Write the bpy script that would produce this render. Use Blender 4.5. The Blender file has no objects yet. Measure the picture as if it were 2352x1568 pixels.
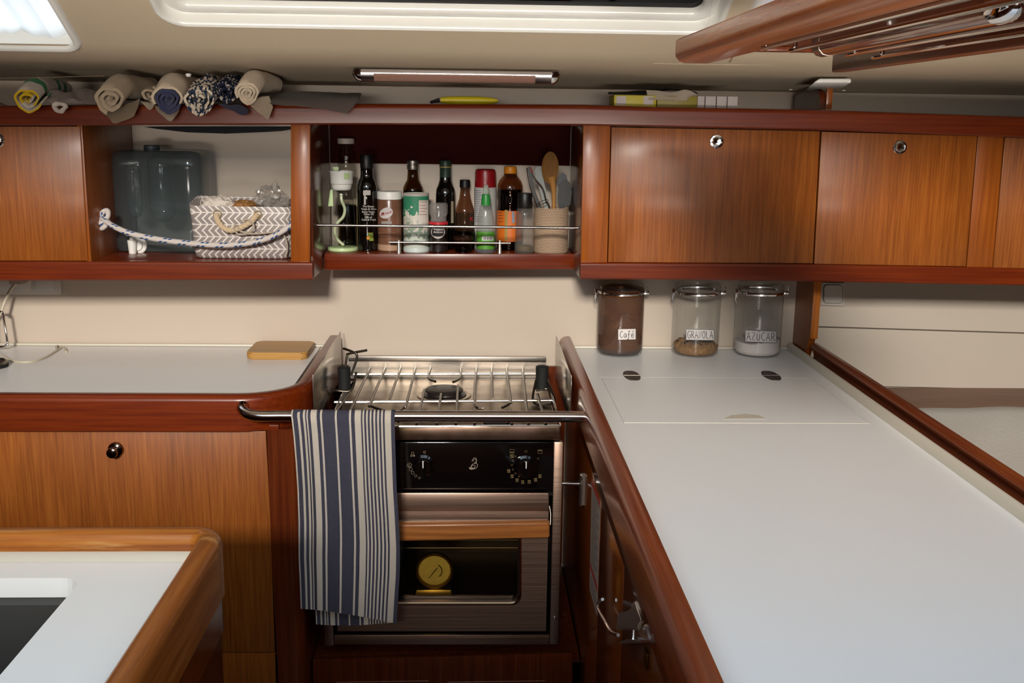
import bpy, bmesh, math, random
from math import sin, cos, pi, radians
from mathutils import Vector, Matrix
random.seed(7)
S = bpy.context.scene
COL = S.collection

# ------------------------------------------------------------------ camera
FPX = 2400.0
CAMZ = 1.57
_y = Vector((-87, 506, -FPX)).normalized()
_D = FPX * FPX / (506 - 87 * 0.0133)
_u = Vector((0.0133 * _D, _D, FPX)).normalized()
_x = _y.cross(_u).normalized()
_u = _x.cross(_y).normalized()
M3 = Matrix((_x, _y, _u))
cd = bpy.data.cameras.new('camera'); cd.sensor_width = 36; cd.lens = 36 * FPX / 2352
cd.clip_start = 0.02
cam = bpy.data.objects.new('camera', cd); COL.objects.link(cam)
cam.matrix_world = Matrix.Translation((0, 0, CAMZ)) @ M3.to_4x4()
S.camera = cam
CP = Vector((0, 0, CAMZ))

# ------------------------------------------------------------------ view, world, daylight
S.view_settings.view_transform = 'Standard'
S.view_settings.look = 'None'
S.view_settings.gamma = 1
S.view_settings.use_curve_mapping = False
S.view_settings.exposure = 0.42
w = bpy.data.worlds.new('world'); S.world = w; w.use_nodes = True
w.node_tree.nodes['Background'].inputs[0].default_value = (0.62, 0.78, 1.0, 1)
w.node_tree.nodes['Background'].inputs[1].default_value = 0.6

def area(name, loc, tgt, sx, sy, power, col):
    l = bpy.data.lights.new(name, 'AREA'); l.shape = 'RECTANGLE'; l.size = sx; l.size_y = sy
    l.energy = power; l.color = col
    o = bpy.data.objects.new(name, l); COL.objects.link(o); o.location = loc
    d = Vector(tgt) - Vector(loc)
    o.rotation_euler = d.to_track_quat('-Z', 'Y').to_euler()
    return o
area('sky_over_hatch', (0.1, 0.1, 2.03), (0.1, 0.1, 0), 2.4, 1.5, 19, (0.70, 0.86, 1.0))
area('low_daylight', (-0.5, -4.6, 3.45), (-0.05, 2.8, 1.2), 0.9, 0.6, 440, (1.0, 0.935, 0.845))
area('opposite_window_daylight', (-0.1, -1.5, 1.60), (0, 2.3, 2.45), 2.4, 0.2, 4.5, (1.0, 0.91, 0.80)).data.spread = radians(34)
area('ceiling_fill', (0.1, -1.5, 0.95), (0.1, 2.3, 2.2), 2.6, 0.25, 6.5, (1.0, 0.93, 0.84)).data.spread = radians(28)  # added fill with no port behind it, aimed up to brighten the ceiling
area('side_window_daylight', (-0.08, 2.136, 1.945), (-0.08, 2.136 - 0.05, 1.945 - 0.0866), 1.15, 0.07, 20, (0.85, 0.97, 1.0))
area('left_window_daylight', (-1.10, 2.47, 1.93), (-0.98, 2.2, 1.62), 0.45, 0.2, 1.0, (0.9, 0.97, 1.0))

# ------------------------------------------------------------------ pixel -> world helpers (1 px of the 2352 px photograph)
def ray(px, py): return M3 @ Vector((px - 1176, 784 - py, -FPX))
def onY(px, py, Y): d = ray(px, py); return CP + d * (Y / d.y)
def onZ(px, py, Z): d = ray(px, py); return CP + d * ((Z - CAMZ) / d.z)
def onX(px, py, X): d = ray(px, py); return CP + d * (X / d.x)

# ------------------------------------------------------------------ object helpers
def link(o): COL.objects.link(o)
def thing(name, label, cat, loc=(0, 0, 0), group=None, rot=None):
    o = bpy.data.objects.new(name, None); link(o); o.location = loc
    o.empty_display_size = 0.02
    if rot: o.rotation_euler = rot
    o['label'] = label; o['category'] = cat
    if group: o['group'] = group
    return o
def tag(o, label, cat, group=None):
    o['label'] = label; o['category'] = cat
    if group: o['group'] = group
    return o
def rootloc(o):
    v = Vector((0, 0, 0))
    while o is not None: v += o.location; o = o.parent
    return v
def obj(name, bm, mat, parent=None, smooth=True, label=None, local=False, ang=35):
    me = bpy.data.meshes.new(name)
    if not local and parent is not None:
        bmesh.ops.translate(bm, verts=bm.verts, vec=-rootloc(parent))
    bmesh.ops.recalc_face_normals(bm, faces=bm.faces)
    bm.to_mesh(me); bm.free()
    mats = mat if isinstance(mat, (list, tuple)) else [mat]
    for m in mats: me.materials.append(m)
    if smooth:
        for p in me.polygons: p.use_smooth = True
        try: me.set_sharp_from_angle(angle=radians(ang))
        except Exception: pass
    o = bpy.data.objects.new(name, me); link(o)
    if parent is not None: o.parent = parent
    if label: o['label'] = label
    return o
def struct(name, bm, mat, **k):
    o = obj(name, bm, mat, **k); o['kind'] = 'structure'; return o
def nb(): return bmesh.new()

def bev(bm, faces, b, seg=2):
    if b > 0:
        es = list({e for f in faces for e in f.edges})
        bmesh.ops.bevel(bm, geom=es, offset=b, segments=seg, affect='EDGES', profile=0.5)
def hexa(bm, p, b=0, seg=2):
    """p: 4 front corners then 4 back corners, same order"""
    v = [bm.verts.new(q) for q in p]
    fs = [bm.faces.new([v[i] for i in ix]) for ix in
          ((0, 1, 2, 3), (7, 6, 5, 4), (0, 4, 5, 1), (1, 5, 6, 2), (2, 6, 7, 3), (3, 7, 4, 0))]
    bev(bm, fs, b, seg)
def box(bm, x0, x1, y0, y1, z0, z1, b=0, seg=2):
    hexa(bm, [(x0, y0, z1), (x1, y0, z1), (x1, y0, z0), (x0, y0, z0),
              (x0, y1, z1), (x1, y1, z1), (x1, y1, z0), (x0, y1, z0)], b, seg)
def panel(bm, q, Y, d, b=0.0015, seg=2):
    """q: tl,tr,br,bl photograph corners of a board standing on plane y=Y, d thick"""
    f = [onY(a, c, Y) for a, c in q]
    hexa(bm, f + [v + Vector((0, d, 0)) for v in f], b, seg)
def rpanel(bm, x0, y0, x1, y1, Y, d, b=0.0015): panel(bm, [(x0, y0), (x1, y0), (x1, y1), (x0, y1)], Y, d, b)
def tube(bm, pts, r, seg=12, closed=False, cap=True, uvs=False):
    pts = [Vector(p) for p in pts]; n = len(pts)
    rr = r if isinstance(r, (list, tuple)) else [r] * n
    uv = bm.loops.layers.uv.verify() if uvs else None
    rings = []; nrm = None; L = [0]
    for i in range(1, n): L.append(L[-1] + (pts[i] - pts[i - 1]).length)
    for i in range(n):
        if closed: t = pts[(i + 1) % n] - pts[i - 1]
        else: t = pts[min(i + 1, n - 1)] - pts[max(i - 1, 0)]
        t.normalize()
        if nrm is None:
            a = Vector((0, 0, 1)) if abs(t.z) < 0.9 else Vector((1, 0, 0))
            nrm = t.cross(a).normalized()
        else:
            nrm = (nrm - t * nrm.dot(t))
            nrm = nrm.normalized() if nrm.length > 1e-9 else t.orthogonal().normalized()
        b = t.cross(nrm)
        rings.append([bm.verts.new(pts[i] + (nrm * cos(2 * pi * k / seg) + b * sin(2 * pi * k / seg)) * rr[i]) for k in range(seg)])
    m = n if closed else n - 1
    for i in range(m):
        A, B = rings[i], rings[(i + 1) % n]
        for k in range(seg):
            f = bm.faces.new((A[k], A[(k + 1) % seg], B[(k + 1) % seg], B[k]))
            if uv:
                for lp, (a, c) in zip(f.loops, ((L[i], k), (L[i], k + 1), (L[min(i + 1, n - 1)], k + 1), (L[min(i + 1, n - 1)], k))):
                    lp[uv].uv = (a, c / seg)
    if cap and not closed:
        bm.faces.new(rings[0][::-1]); bm.faces.new(rings[-1])
def smoothpath(pts, sub=6):
    P = [Vector(p) for p in pts]; out = []
    for i in range(len(P) - 1):
        p0 = P[max(i - 1, 0)]; p1 = P[i]; p2 = P[i + 1]; p3 = P[min(i + 2, len(P) - 1)]
        for s in range(sub):
            t = s / sub
            out.append(0.5 * ((2 * p1) + (p2 - p0) * t + (2 * p0 - 5 * p1 + 4 * p2 - p3) * t * t + (3 * p1 - p0 - 3 * p2 + p3) * t ** 3))
    out.append(P[-1]); return out
def lathe(bm, prof, c, seg=40, cap=True, mat=None):
    """prof: (radius, height) from bottom to top, turned about a vertical axis at c"""
    uv = bm.loops.layers.uv.verify()
    R = []
    for r, z in prof:
        R.append([bm.verts.new((c[0] + r * cos(2 * pi * k / seg), c[1] + r * sin(2 * pi * k / seg), c[2] + z)) for k in range(seg)])
    for i in range(len(prof) - 1):
        for k in range(seg):
            k2 = (k + 1) % seg
            f = bm.faces.new((R[i][k], R[i][k2], R[i + 1][k2], R[i + 1][k]))
            if mat is not None: f.material_index = mat
            for lp, (a, b2) in zip(f.loops, ((k, i), (k + 1, i), (k + 1, i + 1), (k, i + 1))):
                lp[uv].uv = (a / seg, prof[b2][1])
    if cap:
        for rg in (R[0][::-1], R[-1]):
            f = bm.faces.new(rg)
            if mat is not None: f.material_index = mat
def prism(bm, poly, fn, d, b=0):
    """poly of (u,v); fn(u,v,t)->point ; t 0..d"""
    a = [bm.verts.new(fn(u, v, 0)) for u, v in poly]; c = [bm.verts.new(fn(u, v, d)) for u, v in poly]
    n = len(poly); fs = [bm.faces.new(a), bm.faces.new(c[::-1])]
    for i in range(n): bm.faces.new((a[i], c[i], c[(i + 1) % n], a[(i + 1) % n]))
    if b:
        es = list({e for f in fs for e in f.edges})
        bmesh.ops.bevel(bm, geom=es, offset=b, segments=3, affect='EDGES')
def rrect(x0, x1, y0, y1, r, n=8, only=None):
    pts = []
    for i, (cx, cy, a) in enumerate(((x1 - r, y1 - r, 0), (x0 + r, y1 - r, 90), (x0 + r, y0 + r, 180), (x1 - r, y0 + r, 270))):
        if only is not None and i not in only:
            pts.append(((x1, y1), (x0, y1), (x0, y0), (x1, y0))[i]); continue
        for k in range(n + 1):
            t = radians(a + 90 * k / n); pts.append((cx + r * cos(t), cy + r * sin(t)))
    return pts
def sweep(bm, sec, path, closed=False):
    """sec: closed list of (offset to the right of travel, z); path: (x, y, z) points"""
    P = [Vector(p) for p in path]; n = len(P); rings = []
    for i in range(n):
        if closed: a = P[i] - P[i - 1]; b = P[(i + 1) % n] - P[i]
        else: a = P[i] - P[max(i - 1, 0)]; b = P[min(i + 1, n - 1)] - P[i]
        if a.length < 1e-9: a = b
        if b.length < 1e-9: b = a
        a = Vector((a.x, a.y, 0)).normalized(); b = Vector((b.x, b.y, 0)).normalized()
        t = (a + b).normalized(); r = Vector((t.y, -t.x, 0)) / max(0.3, t.dot(a))
        rings.append([bm.verts.new(P[i] + r * o + Vector((0, 0, z))) for o, z in sec])
    m = len(sec)
    for i in range(n if closed else n - 1):
        A, B = rings[i], rings[(i + 1) % n]
        for k in range(m): bm.faces.new((A[k], A[(k + 1) % m], B[(k + 1) % m], B[k]))
    if not closed: bm.faces.new(rings[0][::-1]); bm.faces.new(rings[-1])
def ring_face(bm, outer, inner, fn):
    """flat sheet with a hole"""
    vs = []
    for loop in (outer, inner):
        v = [bm.verts.new(fn(*p)) for p in loop]; vs.append(v)
        for i in range(len(v)): bm.edges.new((v[i], v[(i + 1) % len(v)]))
    es = list({e for v in vs for q in v for e in q.link_edges})
    bmesh.ops.triangle_fill(bm, use_beauty=True, use_dissolve=False, edges=es)
    return vs
def textbm(s, size, fn, thick=0.0, bold=0.0, align='CENTER'):
    cu = bpy.data.curves.new('t', 'FONT'); cu.body = s; cu.size = size; cu.align_x = align; cu.align_y = 'CENTER'
    cu.offset = bold; cu.resolution_u = 3
    o = bpy.data.objects.new('t', cu); link(o)
    me = o.to_mesh(); bm = nb(); bm.from_mesh(me)
    o.to_mesh_clear(); bpy.data.objects.remove(o); bpy.data.curves.remove(cu)
    bmesh.ops.triangulate(bm, faces=bm.faces)
    for v in bm.verts: v.co = fn(v.co.x, v.co.y)
    return bm
def join(bm, other):
    me = bpy.data.meshes.new('tmp'); other.to_mesh(me); other.free(); bm.from_mesh(me); bpy.data.meshes.remove(me)

# ------------------------------------------------------------------ materials
def srgb(h):
    h = h.lstrip('#'); c = [int(h[i:i + 2], 16) / 255 for i in (0, 2, 4)]
    return tuple((x / 12.92 if x < .04045 else ((x + .055) / 1.055) ** 2.4) for x in c) + (1,)
def newmat(name):
    m = bpy.data.materials.new(name); m.use_nodes = True; nt = m.node_tree
    return m, nt, nt.nodes, nt.links, nt.nodes['Principled BSDF']
def N(nt, t, **k):
    n = nt.nodes.new(t)
    for a, b in k.items():
        if a == 'op': n.operation = b
        else: setattr(n, a, b)
    return n
def mth(nt, op, a, b=None, c=None):
    n = nt.nodes.new('ShaderNodeMath'); n.operation = op
    for i, v in enumerate((a, b, c)):
        if v is None: continue
        if isinstance(v, (int, float)): n.inputs[i].default_value = v
        else: nt.links.new(v, n.inputs[i])
    return n.outputs[0]
def plain(name, col, rough=0.5, metal=0, coat=0, bump=0, bscale=200, var=0.0, vscale=8, spec=0.5, sheen=0):
    m, nt, nd, lk, p = newmat(name)
    c = srgb(col) if isinstance(col, str) else col
    p.inputs['Base Color'].default_value = c; p.inputs['Roughness'].default_value = rough
    p.inputs['Metallic'].default_value = metal; p.inputs['Coat Weight'].default_value = coat
    p.inputs['Specular IOR Level'].default_value = spec
    if sheen: p.inputs['Sheen Weight'].default_value = sheen
    tc = N(nt, 'ShaderNodeTexCoord')
    ns = N(nt, 'ShaderNodeTexNoise'); ns.inputs['Scale'].default_value = vscale; ns.inputs['Detail'].default_value = 4
    lk.new(tc.outputs['Object'], ns.inputs['Vector'])
    mx = N(nt, 'ShaderNodeMixRGB'); mx.blend_type = 'MIX'
    mx.inputs[1].default_value = tuple(x * (1 - var) for x in c[:3]) + (1,)
    mx.inputs[2].default_value = tuple(min(1, x * (1 + var)) for x in c[:3]) + (1,)
    lk.new(ns.outputs['Fac'], mx.inputs[0]); lk.new(mx.outputs[0], p.inputs['Base Color'])
    if bump:
        n2 = N(nt, 'ShaderNodeTexNoise'); n2.inputs['Scale'].default_value = bscale; n2.inputs['Detail'].default_value = 3
        lk.new(tc.outputs['Object'], n2.inputs['Vector'])
        b = N(nt, 'ShaderNodeBump'); b.inputs['Strength'].default_value = bump; b.inputs['Distance'].default_value = 0.002
        lk.new(n2.outputs['Fac'], b.inputs['Height']); lk.new(b.outputs[0], p.inputs['Normal'])
    return m
def wood(name, dark, mid, light, axis='z', rough=0.32, coat=0.25, fine=1.0, bump=0.08, wear=0):
    m, nt, nd, lk, p = newmat(name)
    tc = N(nt, 'ShaderNodeTexCoord'); mp = N(nt, 'ShaderNodeMapping')
    s = {'x': (2.2, 70, 70), 'y': (70, 2.2, 70), 'z': (70, 70, 2.2)}[axis]
    mp.inputs['Scale'].default_value = tuple(v * fine for v in s)
    lk.new(tc.outputs['Object'], mp.inputs['Vector'])
    n1 = N(nt, 'ShaderNodeTexNoise'); n1.inputs['Scale'].default_value = 1.6; n1.inputs['Detail'].default_value = 8; n1.inputs['Roughness'].default_value = 0.65
    lk.new(mp.outputs[0], n1.inputs['Vector'])
    r = N(nt, 'ShaderNodeValToRGB'); e = r.color_ramp.elements
    e[0].position = 0.32; e[0].color = srgb(dark); e[1].position = 0.72; e[1].color = srgb(light)
    k = e.new(0.5); k.color = srgb(mid)
    lk.new(n1.outputs['Fac'], r.inputs[0])
    mp2 = N(nt, 'ShaderNodeMapping'); mp2.inputs['Scale'].default_value = tuple((4 if v > 10 else 0.8) for v in s)
    lk.new(tc.outputs['Object'], mp2.inputs['Vector'])
    n2 = N(nt, 'ShaderNodeTexNoise'); n2.inputs['Scale'].default_value = 1.5; n2.inputs['Detail'].default_value = 3
    lk.new(mp2.outputs[0], n2.inputs['Vector'])
    mr = N(nt, 'ShaderNodeMapRange'); mr.inputs[1].default_value = 0.3; mr.inputs[2].default_value = 0.7; mr.inputs[3].default_value = 0.82; mr.inputs[4].default_value = 1.15
    lk.new(n2.outputs['Fac'], mr.inputs[0])
    mx = N(nt, 'ShaderNodeMixRGB'); mx.blend_type = 'MULTIPLY'; mx.inputs[0].default_value = 1
    lk.new(r.outputs[0], mx.inputs[1]); lk.new(mr.outputs[0], mx.inputs[2])
    out = mx.outputs[0]
    if wear:
        n3 = N(nt, 'ShaderNodeTexNoise'); n3.inputs['Scale'].default_value = 9; n3.inputs['Detail'].default_value = 6
        mp3 = N(nt, 'ShaderNodeMapping'); mp3.inputs['Scale'].default_value = tuple((5 if v > 10 else 0.6) for v in s)
        lk.new(tc.outputs['Object'], mp3.inputs['Vector']); lk.new(mp3.outputs[0], n3.inputs['Vector'])
        r3 = N(nt, 'ShaderNodeValToRGB'); r3.color_ramp.elements[0].position = 0.55; r3.color_ramp.elements[1].position = 0.68
        lk.new(n3.outputs['Fac'], r3.inputs[0])
        m3 = N(nt, 'ShaderNodeMixRGB'); m3.inputs[2].default_value = srgb('#b98b52')
        f = mth(nt, 'MULTIPLY', r3.outputs[0], wear)
        lk.new(f, m3.inputs[0]); lk.new(out, m3.inputs[1]); out = m3.outputs[0]
    lk.new(out, p.inputs['Base Color'])
    p.inputs['Roughness'].default_value = rough; p.inputs['Coat Weight'].default_value = coat; p.inputs['Coat Roughness'].default_value = 0.18; p.inputs['Specular IOR Level'].default_value = 0.3
    b = N(nt, 'ShaderNodeBump'); b.inputs['Strength'].default_value = bump; b.inputs['Distance'].default_value = 0.001
    lk.new(n1.outputs['Fac'], b.inputs['Height']); lk.new(b.outputs[0], p.inputs['Normal'])
    return m
def clear(name, tint=(1, 1, 1), rough=0.03, refl=1.0, ior=1.45, haze=0.0, hazecol=(0.8, 0.8, 0.8, 1)):
    m = bpy.data.materials.new(name); m.use_nodes = True; nt = m.node_tree; nt.nodes.clear()
    o = N(nt, 'ShaderNodeOutputMaterial'); tr = N(nt, 'ShaderNodeBsdfTransparent'); gl = N(nt, 'ShaderNodeBsdfGlossy')
    tr.inputs[0].default_value = tuple(tint) + (1,); gl.inputs['Roughness'].default_value = rough
    fr = N(nt, 'ShaderNodeFresnel'); ge = N(nt, 'ShaderNodeNewGeometry'); nt.links.new(mth(nt, 'MULTIPLY_ADD', ge.outputs['Backfacing'], 1 / ior - ior, ior), fr.inputs['IOR'])
    fac = mth(nt, 'MULTIPLY', fr.outputs[0], refl)
    mx = N(nt, 'ShaderNodeMixShader'); nt.links.new(fac, mx.inputs[0])
    src = tr.outputs[0]
    if haze:
        df = N(nt, 'ShaderNodeBsdfDiffuse'); df.inputs[0].default_value = hazecol
        m2 = N(nt, 'ShaderNodeMixShader'); m2.inputs[0].default_value = haze
        nt.links.new(tr.outputs[0], m2.inputs[1]); nt.links.new(df.outputs[0], m2.inputs[2]); src = m2.outputs[0]
    nt.links.new(src, mx.inputs[1]); nt.links.new(gl.outputs[0], mx.inputs[2]); nt.links.new(mx.outputs[0], o.inputs[0])
    return m
def metal(name, col='#c8c4be', rough=0.18, brush=None, stain=0):
    m, nt, nd, lk, p = newmat(name)
    p.inputs['Base Color'].default_value = srgb(col); p.inputs['Metallic'].default_value = 1; p.inputs['Roughness'].default_value = rough
    tc = N(nt, 'ShaderNodeTexCoord')
    if brush:
        mp = N(nt, 'ShaderNodeMapping'); mp.inputs['Scale'].default_value = {'x': (3, 300, 300), 'y': (300, 3, 300), 'z': (300, 300, 3)}[brush]
        lk.new(tc.outputs['Object'], mp.inputs[0])
        n = N(nt, 'ShaderNodeTexNoise'); n.inputs['Scale'].default_value = 1; n.inputs['Detail'].default_value = 4; lk.new(mp.outputs[0], n.inputs['Vector'])
        mr = N(nt, 'ShaderNodeMapRange'); mr.inputs[3].default_value = rough * 0.7; mr.inputs[4].default_value = rough * 1.5
        lk.new(n.outputs['Fac'], mr.inputs[0]); lk.new(mr.outputs[0], p.inputs['Roughness'])
    if stain:
        n = N(nt, 'ShaderNodeTexNoise'); n.inputs['Scale'].default_value = 14; n.inputs['Detail'].default_value = 6; lk.new(tc.outputs['Object'], n.inputs['Vector'])
        r = N(nt, 'ShaderNodeValToRGB'); r.color_ramp.elements[0].position = 0.35; r.color_ramp.elements[1].position = 0.62
        r.color_ramp.elements[0].color = srgb('#6e5a44'); r.color_ramp.elements[1].color = srgb(col)
        lk.new(n.outputs['Fac'], r.inputs[0]); lk.new(r.outputs[0], p.inputs['Base Color'])
    return m

DOORW = wood('teak_veneer_upright', '#733a0e', '#874814', '#99591f', 'z', rough=0.38, coat=0.15, fine=1.9)
DOORLOW = DOORW
RAILW = wood('mahogany_rail', '#571a05', '#682406', '#772f0a', 'x', rough=0.3, coat=0.22, bump=0.04)
RAILY = wood('mahogany_rail_fore_aft', '#632812', '#743417', '#85421e', 'y', rough=0.28, coat=0.4, bump=0.04)
SIDEW = wood('mahogany_side', '#4a1b0a', '#59240d', '#672e12', 'z', rough=0.25, coat=0.4, bump=0.04)
SIDEG = wood('glossy_side_panel', '#5f290b', '#70340e', '#7e3f13', 'y', rough=0.16, coat=0.6, bump=0.02)
STILEW = wood('teak_stile', '#7a3b0e', '#8c4812', '#9c5518', 'z', rough=0.35, coat=0.2)
WORNW = wood('worn_fiddle_wood', '#6f3810', '#96561d', '#b0702c', 'x', rough=0.38, coat=0.2, wear=0.75, fine=0.7, bump=0.25)
WORNY = wood('worn_fiddle_wood_fore_aft', '#7c4215', '#93521e', '#a5642b', 'y', rough=0.3, coat=0.35, wear=0.2)
BOARDW = wood('bamboo_board', '#a4763a', '#b68745', '#c49653', 'x', rough=0.45, coat=0.1)
SPOONW = wood('beech', '#96682f', '#a8763a', '#b98647', 'z', rough=0.6, coat=0)
WALLM = plain('cream_laminate', '#c6b6a5', 0.42, var=0.015, bump=0.03, bscale=300)
HULLM = plain('hull_lining', '#bdb1a2', 0.6, var=0.02, bump=0.1, bscale=500)
CEILM = plain('vinyl_headliner', '#bfae95', 0.75, var=0.015, bump=0.25, bscale=700)
CTOPM = plain('white_worktop_laminate', '#ececea', 0.33, var=0.02, vscale=4, bump=0.03, bscale=400)
COVE = plain('cream_coving', '#cfc7b6', 0.4, var=0.02)
WHITEP = plain('white_plastic', '#e4e2dc', 0.4)
GREYW = plain('offwhite_plastic', '#cfc8be', 0.45)
BLACKG = plain('black_enamel', '#060404', 0.12, coat=0.3)
BLACKP = plain('black_plastic', '#0c0b0b', 0.45)
RUBBER = plain('rubber', '#10100f', 0.75)
DARK = plain('dark_interior', '#120907', 0.8)
CHROME = metal('chrome', '#dcdad8', 0.08)
STEEL = metal('brushed_steel', '#b7afa6', 0.3, 'x')
STEELD = metal('stove_face_steel', '#a88d7c', 0.36, 'x', stain=0)
STEELT = metal('stove_tray_steel', '#9c8d78', 0.36, 'x', stain=1)
STEELW = metal('wire_steel', '#6f675c', 0.35)
POLISH = metal('polished_steel', '#cfcac6', 0.13)
CLOTHW = plain('white_cloth', '#d8cfc4', 0.9, bump=0.6, bscale=900, sheen=0.3)
GLASS = clear('clear_glass', (0.93, 0.94, 0.93))

# ================================================================== THE SETTING
YW = 3.0
bm = nb(); box(bm, -2.2, 0.955, YW, YW + 0.03, 0, 1.2); box(bm, -2.2, 0.955, 3.02, 3.05, 1.2, 1.75); struct('wall_back', bm, WALLM, smooth=False)
# hull lining beyond the bulkhead: planks parted by a groove, above a berth
bm = nb()
for a, b2 in (((1860, 640, 2420, 640), (1860, 749, 2420, 766)), ((1860, 751.5, 2420, 768.5), (1860, 884, 2420, 896))):
    q = [(a[0], a[1]), (a[2], a[3]), (b2[2], b2[3]), (b2[0], b2[1])]
    panel(bm, q, 3.0, 0.02, 0.002)
box(bm, 0.955, 2.35, 3.018, 3.05, 0, 1.75)
struct('wall_hull', bm, HULLM, smooth=False)
bm = nb(); box(bm, -2.2, 2.35, -1.6, 3.05, -0.03, 0); struct('floor', bm, wood('cabin_sole', '#3a1a0a', '#4d2410', '#5c2e16', 'y'), smooth=False)
bm = nb(); box(bm, -2.23, -2.2, -1.6, 3.05, 0, 2.1); struct('wall_left', bm, SIDEW, smooth=False)
bm = nb(); box(bm, 2.35, 2.38, -1.6, 3.05, 0, 2.1); struct('wall_right', bm, SIDEW, smooth=False)
bm = nb(); box(bm, -2.2, 2.35, -1.63, -1.6, 0, 2.1); struct('wall_front', bm, wood('wall_front_wood', '#6a3616', '#7d4520', '#8c5228', 'x', rough=0.5), smooth=False)
# ceiling: side-deck lining, then the sloping window band, then the cabin top
P0 = Vector((0, 2.50, onY(1100, 150, 2.50).z)); P1 = Vector((0, 2.38, onY(1100, 66, 2.38).z))
VD = (P1 - P0).normalized(); ND = Vector((0, -VD.z, VD.y)).normalized()
if ND.z < 0: ND = -ND
def slope(px, py):
    d = ray(px, py); t = (P0 - CP).dot(ND) / d.dot(ND); p = CP + d * t
    return (p.x, (p - P0).dot(VD))
def sl(u, v, t=0.0): return Vector((u, P0.y, P0.z)) + VD * v + ND * t
VTOP = 0.42
ZT = (P0 + VD * VTOP)
bm = nb()
VB = 0.055; A0 = P0 + VD * VB; A2 = Vector((0, 2.60, 1.6915))
prof = [(3.06, 1.659), (3.0, 1.6635), (2.8, 1.6775), (2.68, 1.6865)]
for k in range(13):
    t = k / 12; q = A2 * (1 - t) ** 2 + P0 * (2 * t * (1 - t)) + A0 * t * t; prof.append((q.y, q.z))
xs = [-2.2 + i * 4.55 / 30 for i in range(31)]
g = [[bm.verts.new((x, y, z)) for x in xs] for y, z in prof]
for i in range(len(prof) - 1):
    for k in range(30): bm.faces.new((g[i][k], g[i][k + 1], g[i + 1][k + 1], g[i + 1][k]))
struct('ceiling_side_deck', bm, CEILM)
mL, mV = slope(362, 30)[0], slope(1100, 66)[1]
mR = slope(1655, 60)[0]
sx1, sv = slope(166, 60)[0], slope(90, 116)[1]
rL = slope(1648, 30)[0] + 0.055
bm = nb()
WINS = [('window_1', mL, mR, mV, 0.36, 0.055), ('window_2', -1.75, sx1, sv, 0.36, 0.04), ('window_3', mR + 0.05, mR + 0.75, mV + 0.012, 0.36, 0.04)]
holes = []
allv = []
out = [(-2.2, VB), (2.35, VB), (2.35, VTOP), (-2.2, VTOP)]
loops = [out] + [rrect(a, b, c, d, r, 8) for _, a, b, c, d, r in WINS]
for lp in loops:
    v = [bm.verts.new(sl(*p)) for p in lp]; allv += v
    for i in range(len(v)): bm.edges.new((v[i], v[(i + 1) % len(v)]))
bmesh.ops.triangle_fill(bm, use_beauty=True, use_dissolve=False, edges=list(bm.edges))
struct('ceiling_window_band', bm, CEILM, smooth=False)
bm = nb()   # cabin top with the open sliding hatch overhead
for a_ in ((-2.2, -1.15, -1.6, ZT.y), (1.35, 2.35, -1.6, ZT.y), (-1.15, 1.35, 1.0, ZT.y), (-1.15, 1.35, -1.6, -0.95)): box(bm, a_[0], a_[1], a_[2], a_[3], ZT.z, ZT.z + 0.02)
struct('ceiling', bm, CEILM, smooth=False)
FRAMEM = plain('window_frame_gelcoat', '#e3e2dc', 0.3, coat=0.3)
TINT = clear('tinted_window', (0.015, 0.015, 0.035), 0.03, 1.0)
PALEG = clear('pale_window', (0.9, 0.93, 0.97), 0.03, 1.0)
for nm, a, b, c, d, r in WINS:
    bm = nb()
    # reveal with a rounded lip, going outward through the deck
    secs = [(0.0, 0.0), (0.003, -0.006), (0.009, -0.009), (0.016, -0.006), (0.019, 0.0), (0.021, 0.03), (0.034, 0.052), (0.040, 0.060)]
    if nm == 'window_1': secs = [(-0.006, 0.0), (-0.004, -0.005), (0.001, -0.008), (0.006, -0.006), (0.009, 0.0), (0.011, 0.016), (0.014, 0.020), (0.018, 0.017), (0.022, 0.0135), (0.034, 0.012), (0.041, 0.013), (0.045, 0.018), (0.047, 0.026), (0.047, 0.034)]
    rings = [[bm.verts.new(sl(*p, t)) for p in rrect(a + o, b - o, c + o, d - o, max(0.012, r - o * 0.7), 8)] for o, t in secs]
    for i in range(len(rings) - 1):
        n = len(rings[i])
        for k in range(n): bm.faces.new((rings[i][k], rings[i][(k + 1) % n], rings[i + 1][(k + 1) % n], rings[i + 1][k]))
    wf = struct(nm, bm, FRAMEM, ang=50)
    o = secs[-1][0]; bm = nb()
    prism(bm, rrect(a + o - .004, b - o + .004, c + o - .004, d - o + .004, max(0.012, r - o * 0.7), 8), lambda u, v, t: sl(u, v, t + secs[-1][1] - 0.005), 0.005)
    obj('pane', bm, TINT if nm == 'window_1' else PALEG, wf, label='dark tinted pane' if nm == 'window_1' else None)
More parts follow.
